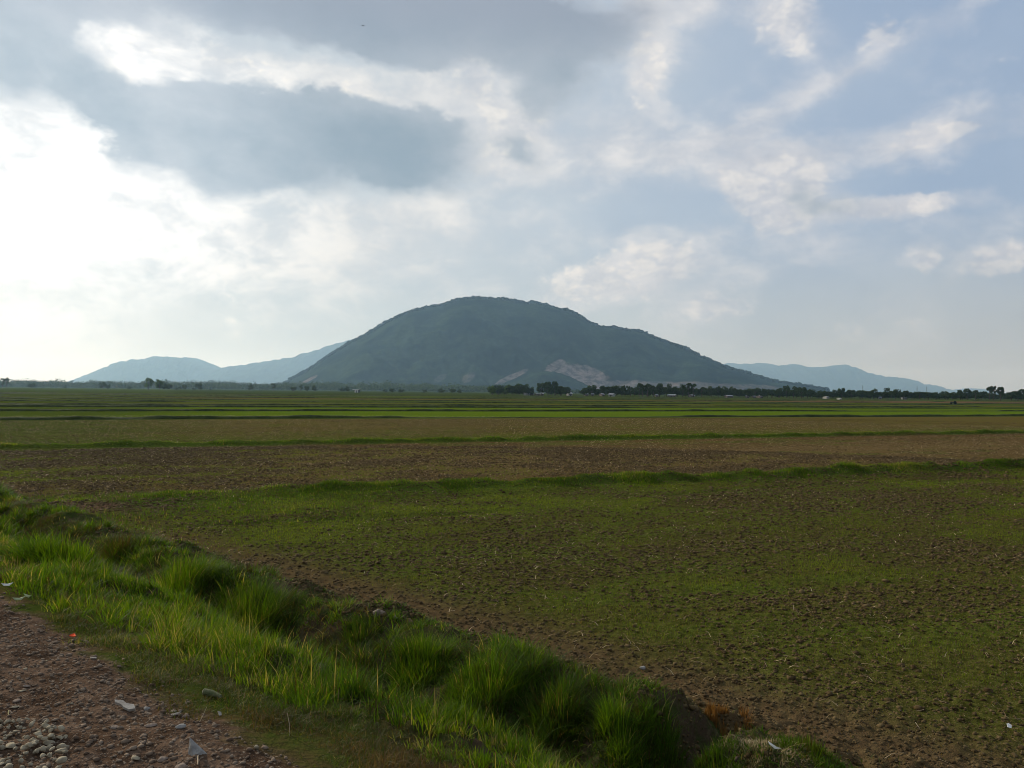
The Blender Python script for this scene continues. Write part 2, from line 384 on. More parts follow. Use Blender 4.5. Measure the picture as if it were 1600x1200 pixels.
# ------------------------------------------------------------------ ground mesh (one polar sheet cut into road, bank, field)
ang = np.concatenate([np.arange(-180, -37, 3.5), np.arange(-37, 37.001, .1), np.arange(38.5, 180, 3.5)])
rad = [.3, .7, 1.2, 1.7, 2.2]
while rad[-1] < 92: rad.append(rad[-1] * 1.0042)
while rad[-1] < 27000: rad.append(rad[-1] * 1.03)
rad = np.array(rad)
R, TH = np.meshgrid(rad, np.radians(ang), indexing='ij')
X = R * np.sin(TH); Y = R * np.cos(TH)
Z = H(X, Y)
nr, na = R.shape
idx = np.arange(nr * na).reshape(nr, na)
nxt = np.roll(idx, -1, axis=1)
q = np.stack([idx[:-1], nxt[:-1], nxt[1:], idx[1:]], -1).reshape(-1, 4)[:, ::-1]
V = np.stack([X.ravel(), Y.ravel(), Z.ravel()], 1)
c = V[q].mean(1); cs = s_of(c[:, 0], c[:, 1])
# note the last column wraps from +180 to -180
parts = {'dirt_road': cs < 0, 'ditch_bank': (cs >= 0) & (cs < 5.0), 'field': cs >= 5.0}
for nm, msk in parts.items():
    fq = q[msk]; used, inv = np.unique(fq.ravel(), return_inverse=True)
    vv = V[used]; ff = inv.reshape(-1, 4)
    if nm == 'dirt_road':       # centre cap
        k0 = len(vv); first = idx[0]; vv = np.vstack([vv, V[first], [[0, 0, 1.5]]])
        tri = np.array([[k0 + i, k0 + (i + 1) % na, k0 + na, k0 + na] for i in range(na)])
        me = mesh_np(nm, vv, ff, M_GROUND, True)
        cap = mesh_np('road_cap', vv, tri[:, [1, 0, 2]], M_GROUND, True)
    else:
        me = mesh_np(nm, vv, ff, M_GROUND, True)
    tag(link(nm, me), kind='structure')

# far dikes as low earth ridges between the paddies
M_DIKE = simple_mat('dike_turf', (.018, .026, .008), (.040, .052, .014), .7, .95, .6)
for w0, hh, hw in [(95, .36, .8), (127, .34, .7), (155, .34, .8), (176, .30, .8), (214, .36, 1.0), (255, .36, 1.1), (316, .42, 1.3), (395, .45, 1.6), (470, .4, 1.6)]:
    xs = np.arange(-w0 * 1.2 - 60, w0 * 2.6 + 60, .45 if w0 < 150 else .8)
    xs = xs[(xs * .42 + w0) > 20]
    cy = w0 + .42 * xs + fbm(xs / 25, xs * 0 + w0, 3, 9) * 2.0
    prof = [(-1.15, -.06), (-.75, .35), (-.45, .85), (0, 1), (.4, .9), (.8, .4), (1.2, -.06)]
    hgt = .8 * hh * (1 + .55 * fbm(xs / 3.2, xs * 0 + w0, 4, 13)) * (1 - .6 * sstep(.24, .32, fbm(xs / 30, xs * 0 + w0 + 7, 2, 19)))
    hgt = np.maximum(hgt, .03)
    VV = np.concatenate([np.stack([xs - .39 * px_ * hw, cy + .92 * px_ * hw, np.where(pz < 0, -.06, hgt * pz + .0 * xs)], 1) for px_, pz in prof])
    k = len(xs); fs = []
    for j in range(len(prof) - 1):
        i = np.arange(k - 1); fs.append(np.stack([j * k + i, j * k + i + 1, (j + 1) * k + i + 1, (j + 1) * k + i], 1))
    tag(link('paddy_dike', mesh_np('paddy_dike', VV, np.concatenate(fs), M_DIKE, False)), kind='structure')

# ------------------------------------------------------------------ blades, clods, stones as numpy geometry
def blades(pos, h, lean, az_, width, levels=3, droop=.35):
    """ribbons that taper and bend; pos (N,3), h, lean, az_, width (N,)"""
    N = len(pos); vs = []; 
    dirv = np.stack([np.cos(az_), np.sin(az_), np.zeros(N)], 1)
    face = az_ + RNG.uniform(.6, 2.5, N)
    side = np.stack([np.cos(face), np.sin(face), np.zeros(N)], 1)
    for j in range(levels + 1):
        t = j / levels
        cpos = pos + dirv * (h * lean * t ** 1.8)[:, None]
        cpos[:, 2] += h * (t - droop * lean * t * t)
        wd = width * (1 - t) ** .7 * .5
        if j < levels:
            vs += [cpos - side * wd[:, None], cpos + side * wd[:, None]]
        else: vs.append(cpos)
    nvb = 2 * levels + 1
    VV = np.stack(vs, 1).reshape(-1, 3)
    tri = []
    for j in range(levels - 1):
        a = 2 * j; tri += [[a, a + 1, a + 3], [a, a + 3, a + 2]]
    a = 2 * (levels - 1); tri.append([a, a + 1, a + 2])
    tri = np.array(tri)
    FF = (np.arange(N)[:, None, None] * nvb + tri[None]).reshape(-1, 3)
    return VV, FF, nvb
def blade_obj(name, pos, h, lean, az_, width, tone, mat, levels=3, droop=.35, origin=None):
    VV, FF, k = blades(pos, h, lean, az_, width, levels, droop)
    return mesh_np(name, VV, FF, mat, False, {'tone': np.repeat(tone, k)})

phi = (1 + 5 ** .5) / 2
ICO_V = np.array([(-1, phi, 0), (1, phi, 0), (-1, -phi, 0), (1, -phi, 0), (0, -1, phi), (0, 1, phi), (0, -1, -phi), (0, 1, -phi), (phi, 0, -1), (phi, 0, 1), (-phi, 0, -1), (-phi, 0, 1)], float)
ICO_V /= np.linalg.norm(ICO_V[0])
ICO_F = np.array([(0, 11, 5), (0, 5, 1), (0, 1, 7), (0, 7, 10), (0, 10, 11), (1, 5, 9), (5, 11, 4), (11, 10, 2), (10, 7, 6), (7, 1, 8), (3, 9, 4), (3, 4, 2), (3, 2, 6), (3, 6, 8), (3, 8, 9), (4, 9, 5), (2, 4, 11), (6, 2, 10), (8, 6, 7), (9, 8, 1)])
def subdiv(Vs, Fs):
    cache = {}; Vl = [tuple(v) for v in Vs]; out = []
    def mid(a, b_):
        k = (min(a, b_), max(a, b_))
        if k not in cache:
            p = (np.array(Vl[a]) + np.array(Vl[b_])) / 2; p /= np.linalg.norm(p); Vl.append(tuple(p)); cache[k] = len(Vl) - 1
        return cache[k]
    for a, b_, c_ in Fs:
        x1, x2, x3 = mid(a, b_), mid(b_, c_), mid(c_, a)
        out += [(a, x1, x3), (b_, x2, x1), (c_, x3, x2), (x1, x2, x3)]
    return np.array(Vl), np.array(out)
ICO2_V, ICO2_F = subdiv(ICO_V, ICO_F)
def lumps(pos, size, jit=.3, BV=ICO_V, BF=ICO_F):
    """scattered jagged lumps; size (N,3)"""
    N = len(pos); k = len(BV)
    rr = 1 + RNG.uniform(-jit, jit, (N, k, 1))
    P_ = BV[None] * rr * size[:, None, :]
    a = RNG.uniform(0, 6.283, N); ca, sa = np.cos(a)[:, None], np.sin(a)[:, None]
    x, y = P_[..., 0].copy(), P_[..., 1].copy()
    P_[..., 0] = x * ca - y * sa; P_[..., 1] = x * sa + y * ca
    P_ += pos[:, None, :]
    FF = (np.arange(N)[:, None, None] * k + BF[None]).reshape(-1, 3)
    return P_.reshape(-1, 3), FF, k

G_TALL = [(0, (.075, .050, .020)), (.18, (.060, .060, .012)), (.4, (.040, .090, .007)), (.7, (.080, .160, .006)), (.9, (.14, .20, .010)), (1, (.30, .25, .09))]
M_TALL = leaf_mat('tall_grass', G_TALL, .45, patch=1.3)
M_SHORT = leaf_mat('short_grass', [(0, (.115, .070, .028)), (.3, (.070, .062, .018)), (.55, (.048, .070, .010)), (.85, (.065, .115, .009)), (1, (.19, .16, .06))], .35, patch=2.0)
M_SEED = leaf_mat('seedlings', [(0, (.110, .078, .032)), (.15, (.080, .062, .020)), (.35, (.056, .060, .014)), (.65, (.062, .105, .008)), (1, (.11, .15, .010))], .4)
M_STRAW = leaf_mat('straw', [(0, (.12, .08, .04)), (.6, (.28, .20, .11)), (1, (.50, .40, .26))], .1)
M_DRY = leaf_mat('dry_grass', [(0, (.06, .03, .012)), (.5, (.16, .075, .025)), (1, (.26, .15, .055))], .3)
M_CLOD = simple_mat('clod', (.030, .019, .009), (.115, .084, .040), 9.0, .95, 0)
M_PEB = simple_mat('pebble', (.085, .058, .040), (.20, .155, .115), 14, .9, 0, detail=2)

def poly_mesh(name, vs, fs, mat):
    me = bpy.data.meshes.new(name); me.from_pydata([tuple(v) for v in vs], [], fs); me.materials.append(mat); me.update(); return me
def tube(name, pts, radii, mat, seg=10, caps=True):
    vs = []; fs = []
    pts = [Vector(p) for p in pts]
    for i, p in enumerate(pts):
        d = (pts[min(i + 1, len(pts) - 1)] - pts[max(i - 1, 0)]).normalized()
        a = d.orthogonal().normalized(); b_ = d.cross(a)
        if i and a.dot(pa) < 0: pass
        pa = a
        for k in range(seg):
            th = 6.28318 * k / seg; vs.append(p + (a * math.cos(th) + b_ * math.sin(th)) * radii[i])
    for i in range(len(pts) - 1):
        for k in range(seg): fs.append((i * seg + k, i * seg + (k + 1) % seg, (i + 1) * seg + (k + 1) % seg, (i + 1) * seg + k))
    if caps: fs += [tuple(range(seg))[::-1], tuple(range((len(pts) - 1) * seg, len(pts) * seg))]
    return poly_mesh(name, vs, fs, mat)
def samp(n_, s0, s1, t0, t1):
    s = RNG.uniform(s0, s1, n_); t = RNG.uniform(t0, t1, n_)
    x, y = xy_of(s, t); return s, t, x, y
def inview(x, y, half=38, near=2.6):
    return (y > near) & (np.abs(np.degrees(np.arctan2(x, y))) < half)
def finish(name, lst, mat, levels, label=None, cat=None, droop=.35):
    P_, h_, le, a_, w_, to = [np.concatenate([l[i] for l in lst]) for i in range(6)]
    me = blade_obj(name, P_, h_, le, a_, w_, to, mat, levels, droop)
    o = link(name, me); tag(o, label, cat, kind='stuff'); return o

# tall grass along both sides of the ditch
T = []
def add(store, x, y, h, lean, az_, w, tone, sink=.01):
    if len(tone) and store is T: tone = np.where(RNG.random(len(tone)) < .10, RNG.choice([.0, .08, 1.0], len(tone)), tone)
    z = H(x, y) - sink
    store.append((np.stack([x, y, z], 1), h, lean, az_, w, tone))
def tufts(store, cx, cy, n_per, rad_, hgt, tone, wd, lean=(.15, 1.0), lim=None):
    N = len(cx); rep_ = np.repeat(np.arange(N), np.maximum(6, (n_per * RNG.uniform(.3, 1.7, N)).astype(int))); M = len(rep_)
    a = RNG.uniform(0, 6.283, M); rr = np.sqrt(RNG.random(M)); R_ = (rad_ * RNG.uniform(.5, 1.5, N))[rep_]
    x = cx[rep_] + R_ * rr * np.cos(a); y = cy[rep_] + R_ * rr * np.sin(a)
    bias = RNG.uniform(0, 6.283, N)[rep_]
    azb = np.where(RNG.random(M) < .6, a + RNG.normal(0, .5, M), bias + RNG.normal(0, .5, M))
    le = lean[0] + (lean[1] - lean[0]) * (.25 + .75 * rr) * RNG.uniform(.2, 1.2, M)
    h = hgt[rep_] * np.where(RNG.random(M) < .12, RNG.uniform(1.0, 1.45, M), RNG.uniform(.35, 1.0, M)) * (1 - .25 * rr)
    to = np.clip(tone[rep_] + RNG.normal(0, .11, M), 0, 1)
    k = inview(x, y)
    if lim is not None: k &= lim(s_of(x, y), t_of(x, y))
    w_ = (wd[rep_] if hasattr(wd, '__len__') else wd) * RNG.uniform(.5, 1.25, M)
    add(store, x[k], y[k], h[k], le[k], azb[k], w_[k], to[k])
# road-side bank
s, t, x, y = samp(3300, .05, 2.3, -1.8, 13)
s0 = np.interp(t, [-1, 0, 2, 4, 12], [.66, .58, .30, .12, .05])
k = (s > s0 + .1) & (RNG.random(len(s)) < .5 + .5 * sstep(-.22, .12, fbm(x / .6, y / .6, 3, 103))) & inview(x, y, 40)
s, t, x, y, s0 = s[k], t[k], x[k], y[k], s0[k]
tufts(T, x, y, 48, .12, (.10 + .17 * np.clip(.5 + 1.6 * fbm(x / .7, y / .7, 2, 107), 0, 1)) * np.interp(s - s0, [0, .5, 1.4], [.45, 1, .9]) * RNG.uniform(.7, 1.3, len(x)),
      np.clip(RNG.normal(.74, .12, len(x)) + .45 * fbm(x / .8, y / .8, 2, 109), .1, .97), .0068 + .0006 * np.clip(t, 0, 9), (.1, .9))
# ditch floor and slopes: sparse, darker, mixed with dead blades
s, t, x, y = samp(150000, 1.8, 3.9, -2, 22)
k = (RNG.random(len(s)) < (.25 + .7 * sstep(-.1, .25, fbm(x / .5, y / .5, 3, 113)))) & inview(x, y)
s, t, x, y = s[k], t[k], x[k], y[k]
add(T, x, y, RNG.uniform(.06, .22, len(x)), RNG.uniform(.5, 1.5, len(x)), RNG.uniform(0, 6.28, len(x)), RNG.uniform(.004, .009, len(x)), np.clip(RNG.normal(.22, .17, len(x)) + .35 * fbm(x / .6, y / .6, 2, 115), 0, 1))
# field-side bank
s, t, x, y = samp(3400, 3.0, 4.75, -2.5, 27)
cl = fbm(x / .8, y / .8, 2, 117)
k = (RNG.random(len(s)) < np.interp(s, [3.0, 3.4, 4.1, 4.5, 4.75], [.6, 1, .8, .3, .1]) * (.15 + .85 * sstep(-.15, .2, cl))) & inview(x, y, 40)
s, t, x, y, cl = s[k], t[k], x[k], y[k], cl[k]
tufts(T, x, y, 50, .10, np.interp(t, [-.2, .6, 1.3], [.25, .3, 1]) * (.10 + .24 * np.clip(.4 + cl * 1.5, 0, 1)) * RNG.uniform(.7, 1.3, len(x)) * np.interp(s, [3.1, 4.2, 4.7], [1, .85, .4]),
      np.clip(RNG.normal(.50, .15, len(x)) + .6 * fbm(x / .9, y / .9, 2, 119), .05, .95), .0072 + .0007 * np.clip(t, 0, 20), (.2, 1.1), lambda s_, t_: ~((np.abs(t_ - .40) < .17) & (s_ > 3.6)))
# far left beyond: the bank keeps its grass
finish('tall_grass', T, M_TALL, 4)

T = []
s, t, x, y = samp(60000, .9, 4.9, -2, 14)
k = (RNG.random(len(s)) < sstep(-.1, .25, fbm(x / .35, y / .35, 3, 171))) & inview(x, y)
x, y = x[k], y[k]
add(T, x, y, RNG.uniform(.03, .10, len(x)), RNG.uniform(.5, 1.4, len(x)), RNG.uniform(0, 6.28, len(x)), RNG.uniform(.012, .026, len(x)), np.clip(RNG.normal(.42, .16, len(x)), 0, 1))
finish('broadleaf_weeds', T, M_TALL, 3, droop=.5)
# short turf on verge, bank tops, dikes
T = []
s, t, x, y = samp(170000, -.12, 1.0, -1.8, 9)
e = s + .35 * fbm(x / .35, y / .35, 3, 121)
k = (RNG.random(len(s)) < sstep(-.02, .3, e) * .95) & inview(x, y)
x, y = x[k], y[k]
add(T, x, y, RNG.uniform(.015, .07, len(x)) * np.clip(1 + fbm(x / .3, y / .3, 2, 122), .5, 1.5), RNG.uniform(.2, 1.4, len(x)), RNG.uniform(0, 6.28, len(x)), RNG.uniform(.003, .006, len(x)), np.clip(RNG.normal(.5, .2, len(x)) + .7 * fbm(x / .5, y / .5, 2, 126) + np.interp(t_of(x, y), [-1, .8, 3], [-.25, -.1, .1]), 0, 1))
s, t, x, y = samp(120000, 3.6, 5.5, -3, 26)
k = (RNG.random(len(s)) < np.interp(s, [3.6, 4.2, 4.9, 5.5], [.4, .9, .6, 0]) * sstep(-.25, .12, fbm(x / .6, y / .6, 3, 123))) & inview(x, y)
k &= ~((np.abs(t - .42) < .16) & (s > 3.6))
x, y = x[k], y[k]
add(T, x, y, RNG.uniform(.02, .08, len(x)), RNG.uniform(.2, 1.2, len(x)), RNG.uniform(0, 6.28, len(x)), RNG.uniform(.004, .007, len(x)), np.clip(RNG.normal(.5, .2, len(x)), 0, 1))
finish('short_turf', T, M_SHORT, 2)

T = []
for w0, n_, hmax, wd, spread in ((26.0, 170000, .19, .018, .62), (51.0, 90000, .20, .030, .45)):
    x = RNG.uniform(-w0 * 1.05, w0 * 1.25, n_)
    off = RNG.normal(0, spread, n_) - (.2 if w0 < 30 else 0)
    y = dike_c(x, w0) + off + .42 * x
    k = inview(x, y, 36) & (s_of(x, y) > 5.5) & (RNG.random(n_) < .3 + .7 * sstep(-.2, .15, fbm(x / 1.1, y / 1.1, 3, 131)))
    x, y, off = x[k], y[k], off[k]
    hh = hmax * np.interp(x, [-10, -5], [.6, 1] if w0 < 30 else [1, 1]) * np.clip(.55 + 1.2 * fbm(x / .9, y / .9, 3, 133), .25, 1) * RNG.uniform(.4, 1.1, len(x)) * np.exp(-(off / (spread * 1.6)) ** 2)
    add(T, x, y, hh, RNG.uniform(.1, .9, len(x)), RNG.uniform(0, 6.28, len(x)), wd * RNG.uniform(.6, 1.2, len(x)), np.clip(RNG.normal(.62, .16, len(x)) + .5 * fbm(x / 2, y / 2, 2, 135), 0, 1))
# grassy corner where dike and ditch bank meet at the left
n_ = 60000
x = RNG.uniform(-16, -3, n_); y = RNG.uniform(14, 27, n_)
w = w_of(x, y)
k = inview(x, y, 36) & (s_of(x, y) > 5.0) & (RNG.random(n_) < sstep(-.15, .2, fbm(x / 1.5, y / .9, 3, 137)) * sstep(19.5, 22, w) * (1 - sstep(28, 30, w)))
k &= ((x + 13) / 3.0) ** 2 + ((y - 20.6) / 1.6) ** 2 > 1
x, y = x[k], y[k]
add(T, x, y, RNG.uniform(.04, .16, len(x)), RNG.uniform(.1, .9, len(x)), RNG.uniform(0, 6.28, len(x)), RNG.uniform(.007, .014, len(x)), np.clip(RNG.normal(.5, .2, len(x)), 0, 1))
finish('dike_grass', T, M_TALL, 3)

# seedlings over the fields
def field_pts(n_, d0, d1, power=1.0):
    d = d0 + (d1 - d0) * RNG.random(n_) ** power
    a = np.radians(RNG.uniform(-37, 37, n_)); x, y = d * np.sin(a), d * np.cos(a)
    k = s_of(x, y) > 5.0
    return x[k], y[k], d[k]
x, y, d = field_pts(430000, 5.5, 44, .9)
w = w_of(x, y)
g = fbm((x + .42 * y) / 3.2, w / 2.0, 4, 141, .6)
bias = .24 * sstep(12, 18, w) * (1 - sstep(24, 27, w)) * sstep(10, -8, x) + .06 - .55 * sstep(7.2, 5.6, s_of(x, y)) * sstep(-1, 1.5, t_of(x, y)) * (1 - sstep(12, 15, t_of(x, y)))
k = RNG.random(len(x)) < np.clip(.50 + 1.5 * (g + bias), .12, 1) * np.where(w > 27, np.interp(x + .42 * y, [-10, 14], [1.3, .3]), 1)
x, y, d, g = x[k], y[k], d[k], g[k]
T = []
add(T, x, y, RNG.uniform(.018, .060, len(x)) * (1 + .7 * np.clip(g, 0, 1)), RNG.uniform(.1, .8, len(x)), RNG.uniform(0, 6.28, len(x)), RNG.uniform(.004, .007, len(x)) * np.interp(d, [6, 40], [1, 4]), np.clip(RNG.normal(.24, .26, len(x)) + 1.25 * (g + bias[k]), 0, 1))
finish('rice_seedlings', T, M_SEED, 2)
x, y, d = field_pts(70000, 5.5, 100, .8)
k = np.abs(w_of(x, y) - 95) > 3; x, y, d = x[k], y[k], d[k]
T = []; w = w_of(x, y)
k = RNG.random(len(x)) < np.where(w > 27, .9, .35 + 1.0 * np.clip(fbm(x / 2.5, y / 2.5, 3, 151), -.3, .6))
x, y, d = x[k], y[k], d[k]
L_ = RNG.uniform(.08, .28, len(x))
add(T, x, y, L_ * .35, RNG.uniform(1.5, 3.0, len(x)), RNG.uniform(0, 6.28, len(x)), RNG.uniform(.004, .009, len(x)) * np.interp(d, [6, 40, 100], [1, 3.5, 8]), RNG.random(len(x)), sink=-.015)
finish('straw_litter', T, M_STRAW, 2, droop=.3)

# soil clods
x, y, d = field_pts(190000, 5.5, 46, .85)
w = w_of(x, y)
g = fbm((x + .42 * y) / 3.2, w / 2.0, 4, 141, .6)
k = RNG.random(len(x)) < np.clip(.58 - 1.3 * g, .10, 1)
x, y, d = x[k], y[k], d[k]
sz = RNG.uniform(.006, .017, len(x)) * (1 + 1.1 * RNG.random(len(x)) ** 7) * np.interp(d, [6, 45], [1, 2.6])
sz3 = np.stack([sz * RNG.uniform(.8, 1.5, len(x)), sz * RNG.uniform(.8, 1.3, len(x)), sz * RNG.uniform(.5, .9, len(x))], 1)
d2 = 42 + 72 * RNG.random(90000) ** .8; a2 = np.radians(RNG.uniform(-36, 36, 90000)); x2, y2 = d2 * np.sin(a2), d2 * np.cos(a2)
w2 = w_of(x2, y2); k = (w2 > 27) & (w2 < 93) & (np.abs(w2 - 51) > 1.2) & (RNG.random(90000) < .25 + .5 * sstep(-.2, .2, fbm((x2 + .42 * y2) / 9, w2 / 2, 3, 147)))
x2, y2 = x2[k], y2[k]; sb = RNG.uniform(.018, .042, len(x2))
x, y, sz = np.concatenate([x, x2]), np.concatenate([y, y2]), np.concatenate([sz, sb])
sz3 = np.concatenate([sz3, np.stack([sb * 1.3, sb, sb * .7], 1)])
VV, FF, _ = lumps(np.stack([x, y, H(x, y) + sz * .15], 1), sz3, .42)
tag(link('soil_clods', mesh_np('soil_clods', VV, FF, M_CLOD)), kind='stuff')

s, t, x, y = samp(26000, 3.7, 5.2, -2.5, 14)
k = inview(x, y) & (RNG.random(len(x)) < np.interp(s, [3.7, 4.4, 5.2], [.3, .8, 1]) * sstep(-.2, .2, fbm(x / .8, y / .8, 3, 161)))
x, y = x[k], y[k]; sz = RNG.uniform(.006, .02, len(x)) * (1 + 1.2 * RNG.random(len(x)) ** 6)
VV, FF, _ = lumps(np.stack([x, y, H(x, y) + sz * .15], 1), np.stack([sz * 1.3, sz, sz * .75], 1), .42)
tag(link('bank_crumbs', mesh_np('bank_crumbs', VV, FF, M_CLOD)), kind='stuff')

# fine gravel on the road
s, t, x, y = samp(52000, -3.6, .18, -2.2, 5.6)
k = inview(x, y, 40, 2.4) & (RNG.random(len(x)) < .85 - .85 * sstep(-.15, .12, s))
x, y = x[k], y[k]
sz = .0028 + .011 * RNG.random(len(x)) ** 4
sz3 = np.stack([sz * RNG.uniform(.8, 1.6, len(x)), sz * RNG.uniform(.8, 1.3, len(x)), sz * RNG.uniform(.5, .9, len(x))], 1)
VV, FF, _ = lumps(np.stack([x, y, H(x, y) + sz * .3], 1), sz3, .3)
tag(link('road_gravel', mesh_np('road_gravel', VV, FF, M_PEB)), kind='stuff')

# ------------------------------------------------------------------ countable things of the foreground
def rock_mesh(name, sx, sy, sz, mat, jit=.18, seed=0, flatten=0.0):
    st = np.random.default_rng(seed)
    Vs = ICO2_V.copy()
    # chip with random planes for angular faces
    for i in range(15):
        nrm = st.normal(size=3); nrm /= np.linalg.norm(nrm); dlim = st.uniform(.42, .78)
        dd = Vs @ nrm; over = dd > dlim
        Vs[over] -= nrm * (dd[over] - dlim)[:, None]
    Vs *= 1 + st.uniform(-jit * .25, jit * .25, (len(Vs), 1))
    Vs *= np.array([sx, sy, sz]) / 2
    Vs[:, 2] -= Vs[:, 2].min()
    return mesh_np(name, Vs, ICO2_F, mat)
M_STONE = simple_mat('pale_stone', (.20, .17, .12), (.36, .32, .23), 22, .85, .5)
M_STONE2 = simple_mat('brown_stone', (.13, .10, .08), (.26, .21, .17), 22, .85, .5)
M_GREY = simple_mat('grey_stone', (.16, .16, .16), (.30, .29, .27), 20, .85, .5)
def place(name, me, px, py, label, cat, group=None, rz=0.0, sink=.15, tilt=(0, 0), mesh_h=.03):
    p = ground_hit(px, py)
    o = link(name, me, loc=(p[0], p[1], float(H(p[0], p[1])) - sink * mesh_h))
    o.rotation_euler = (tilt[0], tilt[1], rz)
    tag(o, label, cat, group); return o

# pile of crushed stone at the lower left corner
pile_meshes = [rock_mesh('crushed_stone', .050, .038, .028, M_STONE, seed=100 + i) for i in range(7)]
cnt = 0
for i in range(400):
    px = random.uniform(-20, 105); py = random.uniform(1112, 1215)
    if px > 95 - (py < 1135) * 45 + random.uniform(-12, 12): continue
    if py < 1125 + px * .12 + random.uniform(-8, 8): continue
    p = ground_hit(px, py); sc = random.uniform(.45, 1.15) * (1.25 if random.random() < .12 else 1)
    o = link('crushed_stone', pile_meshes[cnt % 7], loc=(p[0], p[1], float(H(p[0], p[1])) + random.uniform(-.006, .022)))
    o.scale = (sc, sc * random.uniform(.7, 1.1), sc * random.uniform(.7, 1.2)); o.rotation_euler = (random.uniform(-.5, .5), random.uniform(-.5, .5), random.uniform(0, 6.3))
    tag(o, 'small pale crushed stone in the heap at the lower left corner of the dirt road', 'stone', 'crushed stones heaped on the road')
    cnt += 1
    if cnt >= 130: break
LOOSE = [(18, 1168, .075, .055, .04, M_STONE, 'large pale grey stone at the edge of the crushed stone heap'),
         (27, 1097, .065, .045, .032, M_STONE2, 'rounded brown stone resting against a yellowish flat one'),
         (24, 1106, .055, .03, .016, M_STONE, 'flat yellowish stone tucked below a rounded brown stone'),
         (34, 1081, .060, .022, .010, M_STONE, 'thin flat pale stone lying in the dirt above the heap'),
         (42, 1074, .050, .035, .02, M_STONE2, 'dull brown stone just behind a thin flat pale one'),
         (78, 1163, .060, .045, .034, M_STONE, 'pale angular stone at the right end of the heap'),
         (234, 1135, .075, .050, .022, M_STONE2, 'flat reddish grey stone half sunk in the middle of the road'),
         (212, 1187, .060, .045, .028, M_STONE, 'pale yellowish stone near the bottom of the dirt road'),
         (254, 1190, .055, .045, .034, M_STONE2, 'lumpy pinkish stone right of a yellowish one at the bottom of the road'),
         (283, 1200, .085, .05, .03, M_STONE2, 'broad grey-brown stone cut by the lower frame edge'),
         (400, 1171, .035, .030, .026, M_STONE, 'small round pale stone near the grass at the bottom'),
         (288, 1122, .060, .03, .024, M_STONE2, 'blocky brown stone right of a white scrap on the road'),
         (270, 1112, .055, .03, .015, M_STONE2, 'thin slanted brown stone in the shallow rut'),
         (282, 1138, .055, .045, .026, M_GREY, 'dark grey stone in a hollow of the road'),
         (180, 1138, .055, .045, .022, M_STONE2, 'low dull brown stone in the middle left of the road'),
         (230, 1110, .055, .05, .03, M_GREY, 'upright grey stone right of the broken white slab'),
         (112, 1100, .025, .02, .014, M_STONE, 'tiny pale stone on bare dirt above the heap'),
         (102, 1153, .03, .025, .02, M_STONE, 'small pale stone just right of the heap'),
         (40, 1046, .035, .025, .016, M_STONE, 'small whitish stone in the dirt at the left'),
         (73, 1033, .022, .018, .012, M_STONE, 'little white pebble on the upper road')]
for i, (px, py, a_, b_, c_, mt, lab) in enumerate(LOOSE):
    place('stone', rock_mesh('stone', a_, b_, c_, mt, seed=200 + i), px, py, lab, 'stone', 'loose stones on the dirt road', rz=random.uniform(-.5, .5), mesh_h=c_)
# three-sided grey rock standing in the dirt
me = poly_mesh('pointed_rock', [(-.035, .0, 0), (.0, -.03, 0), (.055, .0, 0), (.02, .03, 0), (-.03, .004, .075), (-.018, -.012, .05), (.03, -.012, .022)],
               [(0, 1, 5, 4), (1, 2, 6, 5), (2, 3, 4, 6), (4, 5, 6), (3, 0, 4), (0, 3, 2, 1)], M_GREY)
place('pointed_rock', me, 306, 1178, 'grey pointed rock standing up like a small fin at the bottom of the road', 'rock')
# broken white slab (two ragged plates on a stone)
M_WHITE = simple_mat('white_chip', (.20, .18, .16), (.32, .30, .27), 30, .7, .2)
def scrap(name, pts, thick, mat, curl=0.0):
    n_ = len(pts); vs = [(x, y, curl * x * x * 40) for x, y in pts] + [(x, y, thick + curl * x * x * 40) for x, y in pts]
    fs = [tuple(range(n_))[::-1], tuple(range(n_, 2 * n_))] + [(i, (i + 1) % n_, n_ + (i + 1) % n_, n_ + i) for i in range(n_)]
    return poly_mesh(name, vs, fs, mat)
place('broken_slab', scrap('broken_slab', [(-.075, .01), (-.03, .02), (.0, .008), (.04, .014), (.07, -.01), (.045, -.028), (.01, -.022), (-.02, -.008), (-.06, -.004)], .014, M_WHITE), 196, 1108,
      'long broken whitish slab lying in the middle of the road', 'slab', rz=-.25, tilt=(.25, .12), sink=-.4)
place('chip', scrap('chip', [(-.022, -.006), (.0, .006), (.024, .016), (.014, -.002), (-.01, -.014)], .006, M_WHITE), 274, 1119, 'bright white sliver lying beside a blocky brown stone', 'chip', tilt=(.3, 0), sink=-.3)
place('chip', scrap('chip', [(-.016, .012), (.004, .010), (.014, -.006), (.004, -.014)], .006, M_WHITE), 343, 1119, 'white chip where the dirt meets the dry verge', 'chip', tilt=(.4, .2), sink=-.3)
place('chip', scrap('chip', [(-.02, .004), (.0, .007), (.024, .002), (.02, -.005), (-.014, -.004)], .005, M_WHITE), 145, 1031, 'thin pinkish white chip lying flat on the upper road', 'chip', sink=-.3)
# red litter
M_RED = simple_mat('red_plastic', (.75, .06, .02), (.85, .16, .05), 40, .35, .1)
place('wrapper', scrap('wrapper', [(-.022, -.012), (-.006, .018), (.004, .012), (.022, -.008), (.004, -.012)], .004, M_RED, curl=.5), 115, 998, 'bright orange-red scrap of litter at the edge of the road', 'litter', tilt=(.5, .1), sink=-.6)
